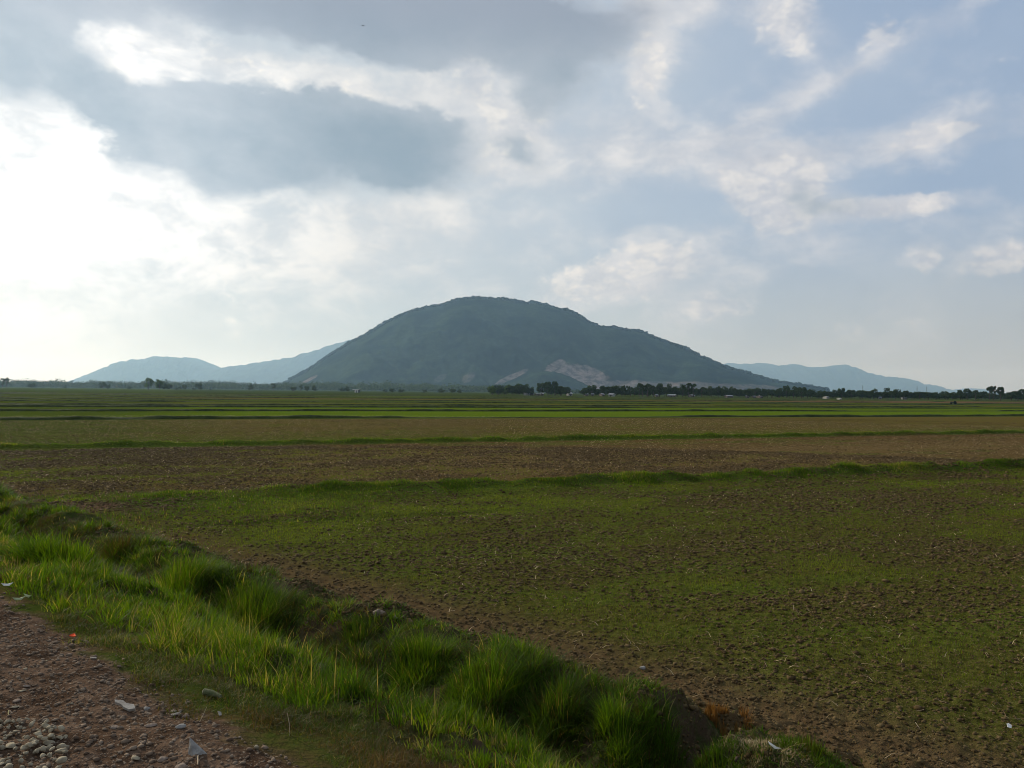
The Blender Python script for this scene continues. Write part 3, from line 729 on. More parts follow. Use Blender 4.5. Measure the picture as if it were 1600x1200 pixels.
# cut green stub: a tube with a pale cut face
M_BARK = simple_mat('green_bark', (.055, .075, .030), (.13, .13, .075), 30, .8, .4)
M_CUT = simple_mat('cut_wood', (.36, .33, .24), (.50, .46, .36), 50, .8, .1)
M_TWIG = simple_mat('twig', (.30, .22, .14), (.45, .36, .25), 30, .8, .1)
st = place('cut_stalk', tube('cut_stalk', [(-.06, 0, .022), (-.02, .002, .02), (.05, -.01, .012)], [.020, .018, .010], M_BARK), 334, 1090, 'short cut green stalk with a pale end lying on the dry verge', 'stalk', rz=-.25, sink=-.1)
link('cut_end', tube('cut_end', [(-.063, 0, .022), (-.0602, 0, .022)], [.017, .0195], M_CUT), st)
place('twig', tube('twig', [(-.01, .03, .005), (.0, .0, .014), (.012, -.03, .006), (.022, -.055, .004)], [.003, .003, .0025, .0015], M_TWIG, 6), 309, 1188, 'thin bent pale twig lying below the pointed grey rock', 'twig', sink=0)
place('twig', tube('twig', [(.02, .03, .07), (.008, .015, .035), (-.004, .0, .004)], [.001, .0018, .0024], M_TWIG, 6), 313, 1130, 'thin twig sticking up from the dirt beside the verge', 'twig', sink=0)
place('straw_stalk', tube('straw_stalk', [(-.012, .012, .0), (-.002, .004, .02), (.01, -.015, .006)], [.002, .0022, .002], M_STRAWT := simple_mat('straw_tube', (.50, .42, .18), (.62, .52, .26), 20, .6, 0), 6), 13, 1117, 'short yellow straw on the left edge of the road', 'straw', sink=0)
place('dried_plant', tube('dried_plant', [(.0, .0, .0), (-.004, .0, .06), (-.016, .004, .11)], [.0026, .002, .0014], M_TWIG, 6), 453, 1150, 'single pale dead plant stalk standing in the low verge grass', 'plant', sink=0)
# stub of broken concrete pipe on the small bank
place('pipe_fragment', tube('pipe_fragment', [(-.07, .0, .02), (-.02, .015, .04), (.06, .02, .03)], [.035, .045, .025], M_STONE2), 593, 962, 'curved grey lump like a broken pipe on top of the small bank', 'rubble', rz=-.1, sink=.3)
place('stone', rock_mesh('stone', .10, .09, .06, M_STONE2, seed=301), 617, 968, 'brown grey stone right of the broken pipe lump on the bank', 'stone')
place('stone', rock_mesh('stone', .09, .07, .06, M_GREY, seed=302), 1003, 1052 - 5, 'small grey stone on the bank above the tall grass', 'stone')
place('stone', rock_mesh('stone', .10, .08, .07, simple_mat('dark_stone', (.03, .025, .02), (.07, .05, .04), 20, .9, .3), seed=303), 1152, 1192, 'dark round stone at the foot of the straw-covered mound', 'stone')
M_PAPER = simple_mat('white_paper', (.70, .70, .68), (.82, .82, .80), 30, .6, 0)
place('paper_scrap', scrap('paper_scrap', [(-.022, -.016), (-.018, .018), (.006, .024), (.022, .006), (.016, -.02)], .004, M_PAPER, .6), 1576, 1139, 'bright white scrap lying on the bare field at the lower right', 'litter', tilt=(.9, .1), sink=-.8)
place('pale_leaf', scrap('pale_leaf', [(-.045, .02), (-.01, .008), (.035, -.022), (.045, -.03), (.01, -.022), (-.03, .0)], .003, M_PAPER, .3), 1208, 1183, 'long pale dead leaf caught in grass on the lower right mound', 'leaf', tilt=(.4, .2), sink=-2.5)
for k_, (px, py, lab) in enumerate([(10, 922, 'white leaf at the far left where road and verge meet'), (28, 944, 'pale green leaf lowest in the litter at the left verge'), (44, 939, 'pale green curled leaf highest in the litter at the left verge')]):
    place('leaf', scrap('leaf', [(-.04, 0), (-.01, .012), (.03, .008), (.045, 0), (.02, -.01), (-.02, -.008)], .003, M_PAPER if k_ == 0 else simple_mat('pale_leaf', (.30, .36, .20), (.40, .44, .28), 20, .6, 0), .4), px, py, lab, 'leaf', tilt=(.4, .1), rz=random.uniform(-.6, .6), sink=-1)

# tussocks that stand out of the bank
def tussock(px, py, rad_, hgt, nb, tone, label, mat=None, lean=1.0, name='grass_tussock', group=None, wd=.006):
    p = ground_hit(px, py)
    ns = max(4, int(nb / 130)); sa = RNG.uniform(0, 6.28, ns); sr = rad_ * np.sqrt(RNG.random(ns)) * .8
    st_ = []; nper = int(nb * .62 / ns)
    sx_, sy_ = p[0] + sr * np.cos(sa), p[1] + sr * np.sin(sa)
    tl = np.clip(RNG.normal(tone, .10, ns), 0, 1); hs = hgt * RNG.uniform(.55, 1.1, ns) * (1 - .3 * sr / rad_)
    rid = np.repeat(np.arange(ns), nper); M = len(rid); a = RNG.uniform(0, 6.283, M); rr = np.sqrt(RNG.random(M)); rb = rad_ * .26
    x = sx_[rid] + rb * rr * np.cos(a); y = sy_[rid] + rb * rr * np.sin(a); z = H(x, y) - .01
    ox, oy = x - p[0], y - p[1]; outa = np.arctan2(oy, ox)
    azb = np.where(RNG.random(M) < .55, outa, a) + RNG.normal(0, .5, M)
    le = (.15 + .8 * np.hypot(ox, oy) / rad_) * lean * RNG.uniform(.3, 1.3, M)
    hb = hs[rid] * np.where(RNG.random(M) < .12, RNG.uniform(1, 1.3, M), RNG.uniform(.35, 1.0, M))
    tn = np.clip(tl[rid] + RNG.normal(0, .12, M), 0, 1); tn = np.where(RNG.random(M) < .06, RNG.choice([0., .1, 1.], M), tn)
    me = blade_obj(name, np.stack([ox, oy, z - p[2]], 1), hb, le, azb, wd * 1.15 * RNG.uniform(.5, 1.25, M), tn, mat or M_TALL, 5, .38)
    o = link(name, me, loc=tuple(p)); tag(o, label, 'grass tussock' if name == 'grass_tussock' else 'grass', group); return o
TG = 'grass tussocks on the ditch bank'
tussock(275, 935, .60, .62, 9000, .64, 'broad bright green tussock in front of the bare field edge, largest on the bank', group=TG, wd=.009)
tussock(385, 985, .48, .58, 7000, .70, 'bright upright tussock just right of the broadest one on the bank', group=TG, wd=.008)
tussock(115, 880, .60, .40, 6500, .58, 'wide mid green tussock at the left of the far bank', group=TG, wd=.010)
tussock(185, 868, .42, .42, 4200, .22, 'dark brownish tussock between the wide left one and the broadest green one', group=TG, wd=.010)
tussock(20, 850, .8, .32, 5200, .40, 'dark green tussock cut by the left edge of the picture', group=TG, wd=.012)
tussock(655, 1045, .36, .40, 5000, .62, 'light green tussock on the bank below the edge of the ploughed soil', group=TG, wd=.007)
tussock(760, 1085, .40, .40, 5600, .50, 'dense tussock hanging over the dark hollow of the ditch', group=TG, wd=.007)
tussock(870, 1120, .32, .34, 3800, .42, 'dark green tussock left of the mound by the notch', group=TG, wd=.007)
tussock(975, 1165, .30, .34, 3600, .56, 'spreading tussock at the bottom beside the dark notch', group=TG, wd=.007)
tussock(560, 1000, .30, .22, 2400, .34, 'low dull tussock between the bare soil and the ditch', group=TG, wd=.006)
tussock(1122, 1128, .16, .20, 900, .5, 'upright tuft of orange dry grass at the edge of the field', M_DRY, .4, 'dry_grass_tuft', wd=.005)
tussock(1150, 1133, .16, .17, 700, .6, 'second orange dry tuft, right of and lower than the first', M_DRY, .5, 'dry_grass_tuft', wd=.005)
tussock(1190, 1172, .42, .07, 5000, .75, 'straw-coloured mat of dead grass over the small mound', M_STRAW, 1.6, 'dead_grass_mat', wd=.005)
tussock(1035, 1188, .26, .26, 2600, .45, 'low green tussock at the bottom frame edge in front of the dark mound', group=TG, wd=.006)
tussock(1270, 1178, .35, .14, 3000, .42, 'green tussock right of the straw-covered mound', group=TG, wd=.006)
tussock(1120, 1195, .30, .16, 2600, .5, 'low green tussock below the dark notch at the bottom', group=TG, wd=.006)

# ------------------------------------------------------------------ hills
def forest_mat(name, quarry=False):
    mt, n, out = new_mat(name)
    g = n.node('ShaderNodeNewGeometry'); P_ = g.outputs['Position']; x_, y_, z_ = n.sep(P_)
    a = n.noise(P_, .006, 5, .6); b1 = n.noise(P_, .045, 4, .6)
    c = n.mix(n.smooth(a, .35, .65), (.004, .011, .009), (.022, .038, .020))
    c = n.mix(n.smooth(b1, .42, .66), n.vm('MULTIPLY', c, (.8, .8, .8)), n.vm('MULTIPLY', c, (1.3, 1.25, 1.15)))
    # scrub and bare rock
    if quarry:
        rockn = n.noise(n.vm('MULTIPLY', P_, (1, .5, 1.6)), .012, 5, .65)
        def ell(cx, cz, rx, rz, rot, soft=.35):
            mp = n.node('ShaderNodeMapping', vector_type='TEXTURE')
            n.put(mp.inputs['Vector'], n.comb(x_, z_, 0.0)); mp.inputs['Location'].default_value = (cx, cz, 0)
            mp.inputs['Rotation'].default_value = (0, 0, rot); mp.inputs['Scale'].default_value = (rx, rz, 1e6)
            ln = n.vm('LENGTH', mp.outputs[0], out=1)
            ln = n.math('ADD', ln, n.math('MULTIPLY', n.math('SUBTRACT', rockn, .5), 1.3))
            return n.smooth(ln, 1.0, 1.0 - soft)
        k = 3620 / FPX
        def pc(px, py): return (px - 800) * k, (HOR + (px - 800) * ROLLK - py) * k
        mask = None
        for px, py, rx, ry, rot, wt in [(905, 590, 50, 24, -.25, 1), (868, 570, 22, 9, .5, .9), (800, 588, 30, 5, .45, .7), (735, 588, 14, 8, .6, .35), (465, 590, 14, 5, .6, .7), (930, 580, 22, 8, -.6, .8), (1060, 602, 150, 8, -.02, .5), (1190, 603, 60, 5, -.02, .45), (985, 600, 60, 8, 0, .6), (690, 590, 12, 6, .6, .2)]:
            cx, cz = pc(px, py); e = n.math('MULTIPLY', ell(cx, cz, rx * k, ry * k, rot), wt)
            mask = e if mask is None else n.math('MAXIMUM', mask, e)
        rk = n.mix(n.smooth(n.noise(P_, .03, 5, .7), .35, .65), (.075, .062, .058), (.23, .18, .16))
        c = n.mix(mask, c, rk)
    b_ = n.node('ShaderNodeBsdfPrincipled'); n.put(b_.inputs['Base Color'], c); b_.inputs['Roughness'].default_value = 1
    b_.inputs['Specular IOR Level'].default_value = 0
    bp = n.node('ShaderNodeBump'); bp.inputs['Distance'].default_value = 5; bp.inputs['Strength'].default_value = .4
    n.put(bp.inputs['Height'], b1); n.l.new(bp.outputs[0], b_.inputs['Normal'])
    n.l.new(b_.outputs[0], out.inputs[0]); return mt
M_MTN = forest_mat('mountain_forest', True); M_HILL = forest_mat('hill_forest')
def hill(name, Y0, pts, depth, dx_, mat, rough=1.0, canopy=4.0, seed=0, gully=1.0, back=None):
    """ridge whose crest runs along y = Y0; pts are (px, py) of its outline"""
    px = np.array([p[0] for p in pts], float); py = np.array([p[1] for p in pts], float)
    xs_ = (px - 800) / FPX * Y0; zs_ = (HOR + (px - 800) * ROLLK - py) / FPX * Y0 + CAMH
    x = np.arange(xs_[0], xs_[-1], dx_); crest = np.interp(x, xs_, zs_)
    ker = np.hanning(9); ker /= ker.sum(); crest = np.convolve(np.pad(crest, 4, 'edge'), ker, 'valid')
    crest = np.maximum(crest + (fbm(x / (Y0 * .006), x * 0, 4, seed + 60, .6) * Y0 * .0022 if Y0 > 9000 else 0) * sstep(0, 60, crest), 0)
    v = np.concatenate([np.linspace(-1, 0, 90), np.linspace(0, 1, 30)[1:]])
    Xg, Vg = np.meshgrid(x, v); C = np.broadcast_to(crest, Xg.shape)
    dep = np.where(Vg < 0, depth, back or depth)
    wob = fbm(Xg / (depth * .35), Vg * 2.5, 4, seed + 3, .55)
    Yg = Y0 + Vg * dep
    fall = np.where(Vg < 0, np.cos(np.clip(-Vg, 0, 1) * math.pi / 2) ** 1.15, np.cos(np.clip(Vg, 0, 1) * math.pi / 2))
    g = np.clip(fall + gully * .45 * wob * (1 - fall) * fall * 4 * .8, 0, 1)
    Zg = C * g - 2
    xc = float((x * crest).sum() / crest.sum())
    Xg = xc + (Xg - xc) * (1 - .30 * np.abs(Vg))
    Zg += canopy * (fbm(Xg / 14, Yg / 14, 3, seed + 9)) * sstep(0, 20, C * g)
    V_ = np.stack([Xg.ravel(), Yg.ravel(), Zg.ravel()], 1)
    nr_, nc = Xg.shape; id_ = np.arange(nr_ * nc).reshape(nr_, nc)
    q_ = np.stack([id_[:-1, :-1], id_[:-1, 1:], id_[1:, 1:], id_[1:, :-1]], -1).reshape(-1, 4)
    o = link(name, mesh_np(name, V_, q_, mat, True)); tag(o, kind='structure')
    return Xg, Yg, Zg
MT = [(440, 603), (455, 592), (480, 580), (510, 558), (545, 537), (575, 522), (600, 506), (620, 496), (640, 488), (665, 482), (690, 478), (715, 470), (745, 467.5), (780, 470), (805, 472), (820, 476), (832, 475), (850, 479),
      (870, 485), (890, 489), (905, 496), (922, 508), (940, 513), (960, 514), (980, 517), (1000, 519), (1020, 528), (1045, 537), (1070, 545), (1090, 557), (1115, 566), (1135, 575), (1160, 582), (1185, 589), (1210, 597), (1235, 600), (1270, 605), (1300, 611), (1320, 617)]
Xm, Ym, Zm = hill('mountain', 4500, MT, 1150, 5.0, M_MTN, canopy=2.5, seed=3, back=1500)
hill('hill', 3520, [(740, 612), (770, 604), (790, 597), (810, 590), (830, 583), (850, 579.5), (865, 580), (880, 584), (900, 592), (915, 600), (935, 606), (960, 613)], 220, 3.0, M_HILL, canopy=5, seed=23, gully=.4)
hill('far_hills', 13500, [(70, 606), (100, 598), (125, 590), (145, 582), (160, 576), (180, 567), (200, 563), (225, 561), (240, 558), (260, 557), (275, 560), (295, 559), (310, 565), (322, 574), (335, 578), (352, 576), (380, 571), (410, 567), (440, 561), (470, 556), (500, 547), (520, 540), (545, 534), (575, 528), (620, 530), (680, 560), (740, 600)], 2000, 16, M_HILL, canopy=10, seed=33)
hill('far_range', 19000, [(1000, 590), (1060, 578), (1110, 571), (1135, 568), (1160, 570), (1185, 568), (1205, 571), (1230, 572), (1242, 569), (1255, 574), (1290, 575), (1303, 571), (1318, 570.5), (1332, 574), (1350, 582), (1370, 587), (1400, 589), (1425, 593), (1440, 600), (1460, 602), (1475, 606), (1490, 612), (1510, 617)], 2500, 22, M_HILL, canopy=10, seed=43)
hill('far_rise', 21000, [(1475, 616), (1495, 610), (1510, 607), (1525, 608), (1545, 612), (1560, 617)], 1500, 22, M_HILL, canopy=6, seed=53)

# forest canopy standing on the mountain: crowns break its outline
M_CANOPY = forest_mat('canopy')
zz = Zm.ravel(); xx = Xm.ravel(); yy = Ym.ravel()
ok = np.where((zz > 25) & (yy < 4700))[0]
wgt = np.where(np.abs(yy[ok] - 4500) < 120, 8.0, .0)
pick = RNG.choice(ok, 9000, p=wgt / wgt.sum())
jx, jy = RNG.uniform(-4, 4, len(pick)), RNG.uniform(-6, 6, len(pick))
# leave the quarry bare
kq = 3620 / FPX
def inq(x, z, px, py, rx, ry): return ((x - (px - 800) * kq) / (rx * kq)) ** 2 + ((z - (HOR - py) * kq) / (ry * kq)) ** 2 < 1
bare = inq(xx[pick], zz[pick], 905, 588, 55, 26) | inq(xx[pick], zz[pick], 868, 570, 24, 12) | (inq(xx[pick], zz[pick], 1060, 602, 150, 10) & (RNG.random(len(pick)) < .7))
pick = pick[~bare]; jx = jx[~bare]; jy = jy[~bare]
sz = RNG.uniform(4.0, 9.0, len(pick)) * (1 + .8 * RNG.random(len(pick)) ** 8)
VV, FF, _ = lumps(np.stack([xx[pick] + jx, yy[pick] + jy, zz[pick] + sz * .4], 1), np.stack([sz, sz, sz * RNG.uniform(.7, 1.15, len(pick))], 1), .3)
tag(link('mountain_forest', mesh_np('mountain_forest', VV, FF, M_CANOPY)), kind='stuff')

# ------------------------------------------------------------------ trees
M_LEAF = leaf_mat('tree_leaf', [(0, (.018, .030, .010)), (.5, (.030, .052, .014)), (1, (.050, .080, .022))], .25, .7)
M_LEAFB = leaf_mat('tree_leaf_light', [(0, (.035, .060, .016)), (.5, (.055, .095, .022)), (1, (.080, .130, .035))], .3, .7)
M_TRUNK = simple_mat('trunk_bark', (.050, .040, .032), (.11, .09, .07), 4, .9, .3)
def tree_meshes(kind, seed, leafmat):
    """a tree 10 m tall: tapered trunk with limbs and a crown of small leaf sprays"""
    st = np.random.default_rng(seed)
    vs = []; fs = []
    def limb(p0, p1, r0_, r1_, seg=6):
        p0, p1 = Vector(p0), Vector(p1); d = (p1 - p0).normalized(); a = d.orthogonal().normalized(); b_ = d.cross(a); k0 = len(vs)
        for p, rr in ((p0, r0_), (p1, r1_)):
            for k in range(seg): th = 6.28318 * k / seg; vs.append(p + (a * math.cos(th) + b_ * math.sin(th)) * rr)
        for k in range(seg): fs.append((k0 + k, k0 + (k + 1) % seg, k0 + seg + (k + 1) % seg, k0 + seg + k))
    if kind == 'round':  base, cr, hh = 2.2, 4.6, 4.0
    elif kind == 'tall': base, cr, hh = 3.5, 2.4, 3.6
    elif kind == 'bushy': base, cr, hh = .9, 4.8, 4.4
    else: base, cr, hh = 4.8, 3.8, 2.7      # 'umbrella'
    cz = 10 - hh
    top = (st.uniform(-.3, .3), st.uniform(-.3, .3), cz)
    limb((0, 0, -.3), (top[0] * .5, top[1] * .5, base), .34, .26); limb((top[0] * .5, top[1] * .5, base), top, .26, .14)
    clusters = []
    nC = {'round': 16, 'tall': 11, 'bushy': 18, 'umbrella': 13}[kind]
    for i in range(nC):
        a = st.uniform(0, 6.283); e = st.uniform(-.9, 1.0); rr = st.uniform(.45, .85)
        cpt = np.array([math.cos(a) * cr * rr * math.sqrt(max(0, 1 - e * e * .6)), math.sin(a) * cr * rr * math.sqrt(max(0, 1 - e * e * .6)), cz + e * hh * .72])
        cpt[2] = max(cpt[2], base * .9 + .3)
        clusters.append((cpt, st.uniform(.26, .42) * min(cr, hh)))
        if i < 8: limb((top[0] * .6, top[1] * .6, base + (cpt[2] - base) * .35), tuple(cpt), .12, .04, 5)
    trunk = poly_mesh('trunk', vs, fs, M_TRUNK)
    P_ = []; tn = []
    for cpt, rr in clusters:
        k = 75; d = st.normal(size=(k, 3)); d /= np.linalg.norm(d, axis=1)[:, None]
        P_.append(cpt + d * (rr * st.uniform(.55, 1.08, k) ** .6)[:, None] * np.array([1, 1, .85])); tn.append(np.clip(st.normal(.5, .15) + st.normal(0, .15, k), 0, 1))
    P_ = np.concatenate(P_); tn = np.concatenate(tn); N = len(P_)
    e1 = st.normal(size=(N, 3)); e1 /= np.linalg.norm(e1, axis=1)[:, None]; e2 = np.cross(e1, st.normal(size=(N, 3))); e2 /= np.linalg.norm(e2, axis=1)[:, None]
    sz_ = st.uniform(.30, .62, N)[:, None]
    q_ = np.stack([P_ - e1 * sz_, P_ - e2 * sz_ * .7, P_ + e1 * sz_, P_ + e2 * sz_ * .7], 1).reshape(-1, 3)
    crown = mesh_np('crown', q_, np.arange(4 * N).reshape(N, 4), leafmat, False, {'tone': np.repeat(tn, 4)})
    return trunk, crown
VAR = {}
for i, (kd, ct) in enumerate([('round', 4), ('tall', 3), ('bushy', 4), ('umbrella', 3)]):
    VAR[kd] = [tree_meshes(kd, 900 + 10 * i + j, M_LEAF) for j in range(ct)]
    VAR[kd + '_light'] = [tree_meshes(kd, 960 + 10 * i + j, M_LEAFB) for j in range(1)]
WID = {'round': 9.2, 'tall': 5.2, 'bushy': 9.6, 'umbrella': 7.8}
def tree(px, top_py, dist_, kind, label, group=None, wpx=None, light=False):
    x = (px - 800) / FPX * dist_; hor = HOR + (px - 800) * ROLLK
    h = ((hor - top_py) / FPX * dist_ + CAMH) * 1.12
    tr, cr = random.choice(VAR[kind + ('_light' if light else '')])
    e = bpy.data.objects.new('tree', None); COL.objects.link(e)
    e.location = (x, dist_, 0); s_ = h / 10
    sw_ = s_ if wpx is None else (wpx / FPX * dist_) / WID[kind]
    e.scale = (sw_ * 1.12, sw_ * 1.12, s_); e.rotation_euler = (0, 0, random.uniform(0, 6.283))
    tag(e, label, 'tree', group)
    link('trunk', tr, e); link('crown', cr, e)
    return e
IG = 'single trees along the left edge of the fields'
for px, ty, ds, kd, wp, lt, lab in [
    (4, 592, 1100, 'tall', 5, 0, 'slender dark tree at the far left edge of the horizon, left of its twin'), (10, 591, 1100, 'tall', 6, 0, 'slender dark tree at the far left edge, taller right one of the twin pair'),
    (47, 600, 1100, 'bushy', 6, 0, 'small dark tree near the far left, left one of two close together'), (53, 599, 1120, 'bushy', 5, 0, 'small dark tree near the far left, right one of two close together'), (102, 603, 1150, 'bushy', 4, 0, 'tiny shrub-like tree alone between the left pairs and the hill foot'),
    (161, 597, 1050, 'bushy', 10, 0, 'dark bushy tree in front of the left foot of the pale hill'), (169, 602, 1060, 'bushy', 6, 0, 'low dark tree touching the bushy one at the pale hill foot'), (202, 604, 1150, 'bushy', 6, 0, 'low shrubby tree left of the round tree'),
    (232, 592, 1000, 'round', 14, 1, 'round green lollipop tree with a visible trunk below the pale hill'), (249, 594, 950, 'bushy', 12, 1, 'broad light green tree right of the round one'), (256, 598, 960, 'bushy', 11, 0, 'darker narrow tree merging with the broad light green tree'),
    (264, 601, 1000, 'bushy', 10, 0, 'low dark tree on the right side of the broad light green tree'), (276, 606, 1050, 'bushy', 4, 0, 'tiny bush-like tree left of three small ones'), (281, 605, 1050, 'round', 5, 0, 'small tree with gappy crown right of the tiny bush'), (288, 602, 1050, 'bushy', 7, 0, 'small conical dark tree between the pale hills'),
    (303, 606, 1050, 'bushy', 5, 0, 'low shrub beside the full dark tree below the saddle of the hills'), (311, 599, 1000, 'bushy', 10, 0, 'full dark tree below the saddle of the pale hills'), (329, 607, 1050, 'bushy', 3, 0, 'very small bush alone right of the full dark tree'),
    (392, 601, 1000, 'bushy', 8, 0, 'single rounded dark tree left of the stony slope'), (427, 600, 1000, 'tall', 7, 0, 'single upright dark tree just left of the stony slope foot'),
    (459, 605, 950, 'bushy', 9, 0, 'first low dark tree in the short row at the mountain foot'), (470, 602, 950, 'tall', 6, 0, 'taller second tree in the short row at the mountain foot'), (479, 604, 950, 'bushy', 7, 0, 'third tree in the short row at the mountain foot'), (491, 603, 950, 'bushy', 7, 0, 'last tree in the short row at the mountain foot'),
    (536, 606, 1000, 'bushy', 8, 0, 'bushy dark tree left of the white building'), (543, 604, 1000, 'bushy', 7, 0, 'dark tree nearest the left side of the white building'),
    (602, 608, 900, 'bushy', 7, 0, 'first low tree right of the white building'), (612, 607, 900, 'bushy', 7, 0, 'second low tree right of the white building'), (627, 608, 900, 'bushy', 9, 0, 'third, broader low tree right of the white building'),
    (664, 609, 880, 'bushy', 7, 0, 'low rounded tree under the left mountain slope'), (690, 608, 880, 'bushy', 10, 0, 'broad low tree under the middle of the mountain'), (708, 608, 880, 'bushy', 9, 0, 'broad low tree right of a similar one under the mountain'), (718, 609, 880, 'bushy', 7, 0, 'low tree closing the sparse row before the village')]:
    tree(px, ty, ds, kd, lab, IG, wp, bool(lt))

# the belt of dark trees from the village to the right edge
BG_ = 'trees of the dark belt along the far edge of the fields'
belt = [(770, 604, 10), (779, 603, 12), (790, 604, 11), (801, 602, 13), (812, 601, 12), (822, 602, 10), (829, 605, 9), (846, 600, 12), (856, 599, 11), (867, 598.5, 9), (876, 605, 12), (886, 606, 11),
        (912, 609, 10), (925, 603, 12), (941, 604.5, 8), (952, 604, 10), (963, 603.5, 12), (976, 603, 9), (985, 605, 8), (999, 601, 7), (1004, 600.5, 6), (1012, 599.5, 9), (1021, 603.5, 8), (1031, 600.5, 9), (1045, 602, 8), (1052, 605, 12), (1067, 602, 8), (1076, 600, 11),
        (1084, 601, 8), (1097, 606, 11), (1112, 605.5, 12), (1122, 605, 7), (1133, 606, 12), (1145, 606, 11), (1155, 608, 9), (1168, 608, 10), (1180, 608.5, 10), (1192, 609, 10), (1205, 609, 12), (1218, 608, 12), (1229, 604, 9), (1240, 606, 12), (1253, 607, 14), (1266, 610, 12), (1280, 613, 12), (1292, 612, 10),
        (1303, 610.5, 9), (1315, 607.5, 9), (1330, 609, 10), (1345, 611, 10), (1358, 610, 12), (1366, 609, 10), (1380, 612, 12), (1388, 608, 10), (1400, 610, 12), (1412, 611, 12), (1425, 613, 10), (1437, 612, 12), (1450, 614, 12), (1463, 614, 11), (1477, 613, 11), (1489, 614, 10), (1500, 611, 7), (1511, 608.5, 9), (1524, 611, 8), (1536, 612, 8),
        (1546, 605.5, 8), (1553, 605.5, 7), (1563, 606.5, 10), (1580, 614, 10), (1590, 611, 11), (1597, 609.5, 8), (1608, 613, 12)]
for i, (px, ty, wp) in enumerate(belt):
    ds = np.interp(px, [765, 900, 1200, 1600], [650, 650, 640, 620]) + random.uniform(-12, 12)
    if 1540 < px < 1570:
        lab = {1546: 'tall rounded tree rising above the belt near the right edge, left of three', 1553: 'tall rounded tree above the belt near the right edge, middle of three', 1563: 'broadest of three tall rounded trees above the belt near the right edge'}[px]; kd = 'umbrella'
    elif px < 830: lab, kd = 'dark full tree in the clump at the left end of the belt, left of the village houses', 'bushy'
    elif px < 900: lab, kd = 'dark tree in the clump right above the village houses, before the low quarried hill', random.choice(['bushy', 'round'])
    elif px < 1000: lab, kd = 'dark tree of the belt between scattered pale roofs, below the quarry', random.choice(['bushy', 'round', 'tall'])
    elif px < 1100: lab, kd = 'tall dark tree in the uneven stretch of belt right of the quarry', random.choice(['tall', 'bushy', 'bushy'])
    elif px < 1270: lab, kd = 'dark tree in the closed belt below the right foot of the mountain', random.choice(['bushy', 'bushy', 'round'])
    elif px < 1480: lab, kd = 'dark tree in the even belt below the blue far range', random.choice(['bushy', 'bushy', 'round'])
    else: lab, kd = 'dark tree in the belt near the right edge of the picture', random.choice(['bushy', 'round', 'umbrella'])
    ORD = 'first second third fourth fifth sixth seventh eighth ninth tenth eleventh twelfth thirteenth fourteenth fifteenth sixteenth seventeenth eighteenth nineteenth twentieth'.split()
    if not 1540 < px < 1570:
        seg_ = [i_ for i_, b_ in enumerate((830, 900, 1000, 1100, 1270, 1480, 9999)) if px < b_][0]
        nth = sum(1 for q_ in belt[:i] if [i_ for i_, b_ in enumerate((830, 900, 1000, 1100, 1270, 1480, 9999)) if q_[0] < b_][0] == seg_ and not 1540 < q_[0] < 1570)
        where = ['the clump left of the village houses', 'the clump just right of the village houses', 'the belt with pale roofs below the quarry', 'the uneven belt right of the quarry', 'the closed belt below the right mountain foot', 'the even belt below the blue far range', 'the belt at the right picture edge'][seg_]
        look = 'broad' if wp > 11 else 'slim' if wp < 9 else 'dark'
        lab = '%s %s tree, %s from left in %s' % ('pale' if (px < 795 and i % 2 == 0) else 'dark', 'broad' if wp > 11 else 'slim' if wp < 9 else 'full', ORD[nth], where)
    t_ = tree(px, ty, ds, kd, lab, BG_, wp * 1.25, light=(px < 795 and i % 2 == 0))
# lower undergrowth trees closing the belt
for i in range(150):
    px = 766 + i * 5.65 + random.uniform(-2, 2)
    if 826 < px < 850 or 888 < px < 912: continue
    hor = HOR + (px - 800) * ROLLK
    ds = np.interp(px, [765, 900, 1200, 1600], [665, 665, 655, 640]) + random.uniform(-8, 25)
    seg_ = 'left of the village houses' if px < 860 else 'below the quarry' if px < 1000 else 'below the right mountain slope' if px < 1270 else 'below the blue far range' if px < 1480 else 'near the right edge'
    tree(px, hor - random.uniform(2.0, 6.0) + (px < 1270) * -2.0, ds, 'bushy', 'low dark tree filling the belt %s' % seg_, 'undergrowth trees of the belt', random.uniform(10, 15))
# hazy woodland beyond the left fields
bx = RNG.uniform(-40, 800, 3800); bd = RNG.uniform(1900, 2900, 3800)
hh = RNG.uniform(10, 24, 3800) * (1 + .35 * fbm(bx / 30, bx * 0, 2, 301)) * np.interp(bx, [0, 330, 500, 760], [.95, .9, 1.15, .85])
nl = 26
ctr = np.stack([(bx - 800) / FPX * bd, bd, hh * .55], 1)
rs = np.stack([hh * RNG.uniform(.35, .7, 3800), hh * .5, hh * .5], 1)
dd = RNG.normal(size=(3800, nl, 3)); dd /= np.linalg.norm(dd, axis=2)[..., None]
lp = (ctr[:, None] + dd * rs[:, None] * RNG.uniform(.5, 1.05, (3800, nl, 1))).reshape(-1, 3)
lp[:, 2] = np.maximum(lp[:, 2], .5)
N = len(lp); e1 = RNG.normal(size=(N, 3)); e1 /= np.linalg.norm(e1, axis=1)[:, None]; e2 = np.cross(e1, RNG.normal(size=(N, 3))); e2 /= np.linalg.norm(e2, axis=1)[:, None]
sz_ = RNG.uniform(1.0, 2.0, N)[:, None]
q_ = np.stack([lp - e1 * sz_, lp - e2 * sz_, lp + e1 * sz_, lp + e2 * sz_], 1).reshape(-1, 3)
tag(link('far_woodland', mesh_np('far_woodland', q_, np.arange(4 * N).reshape(N, 4), M_LEAF, False, {'tone': RNG.random(N).repeat(4)})), kind='stuff')
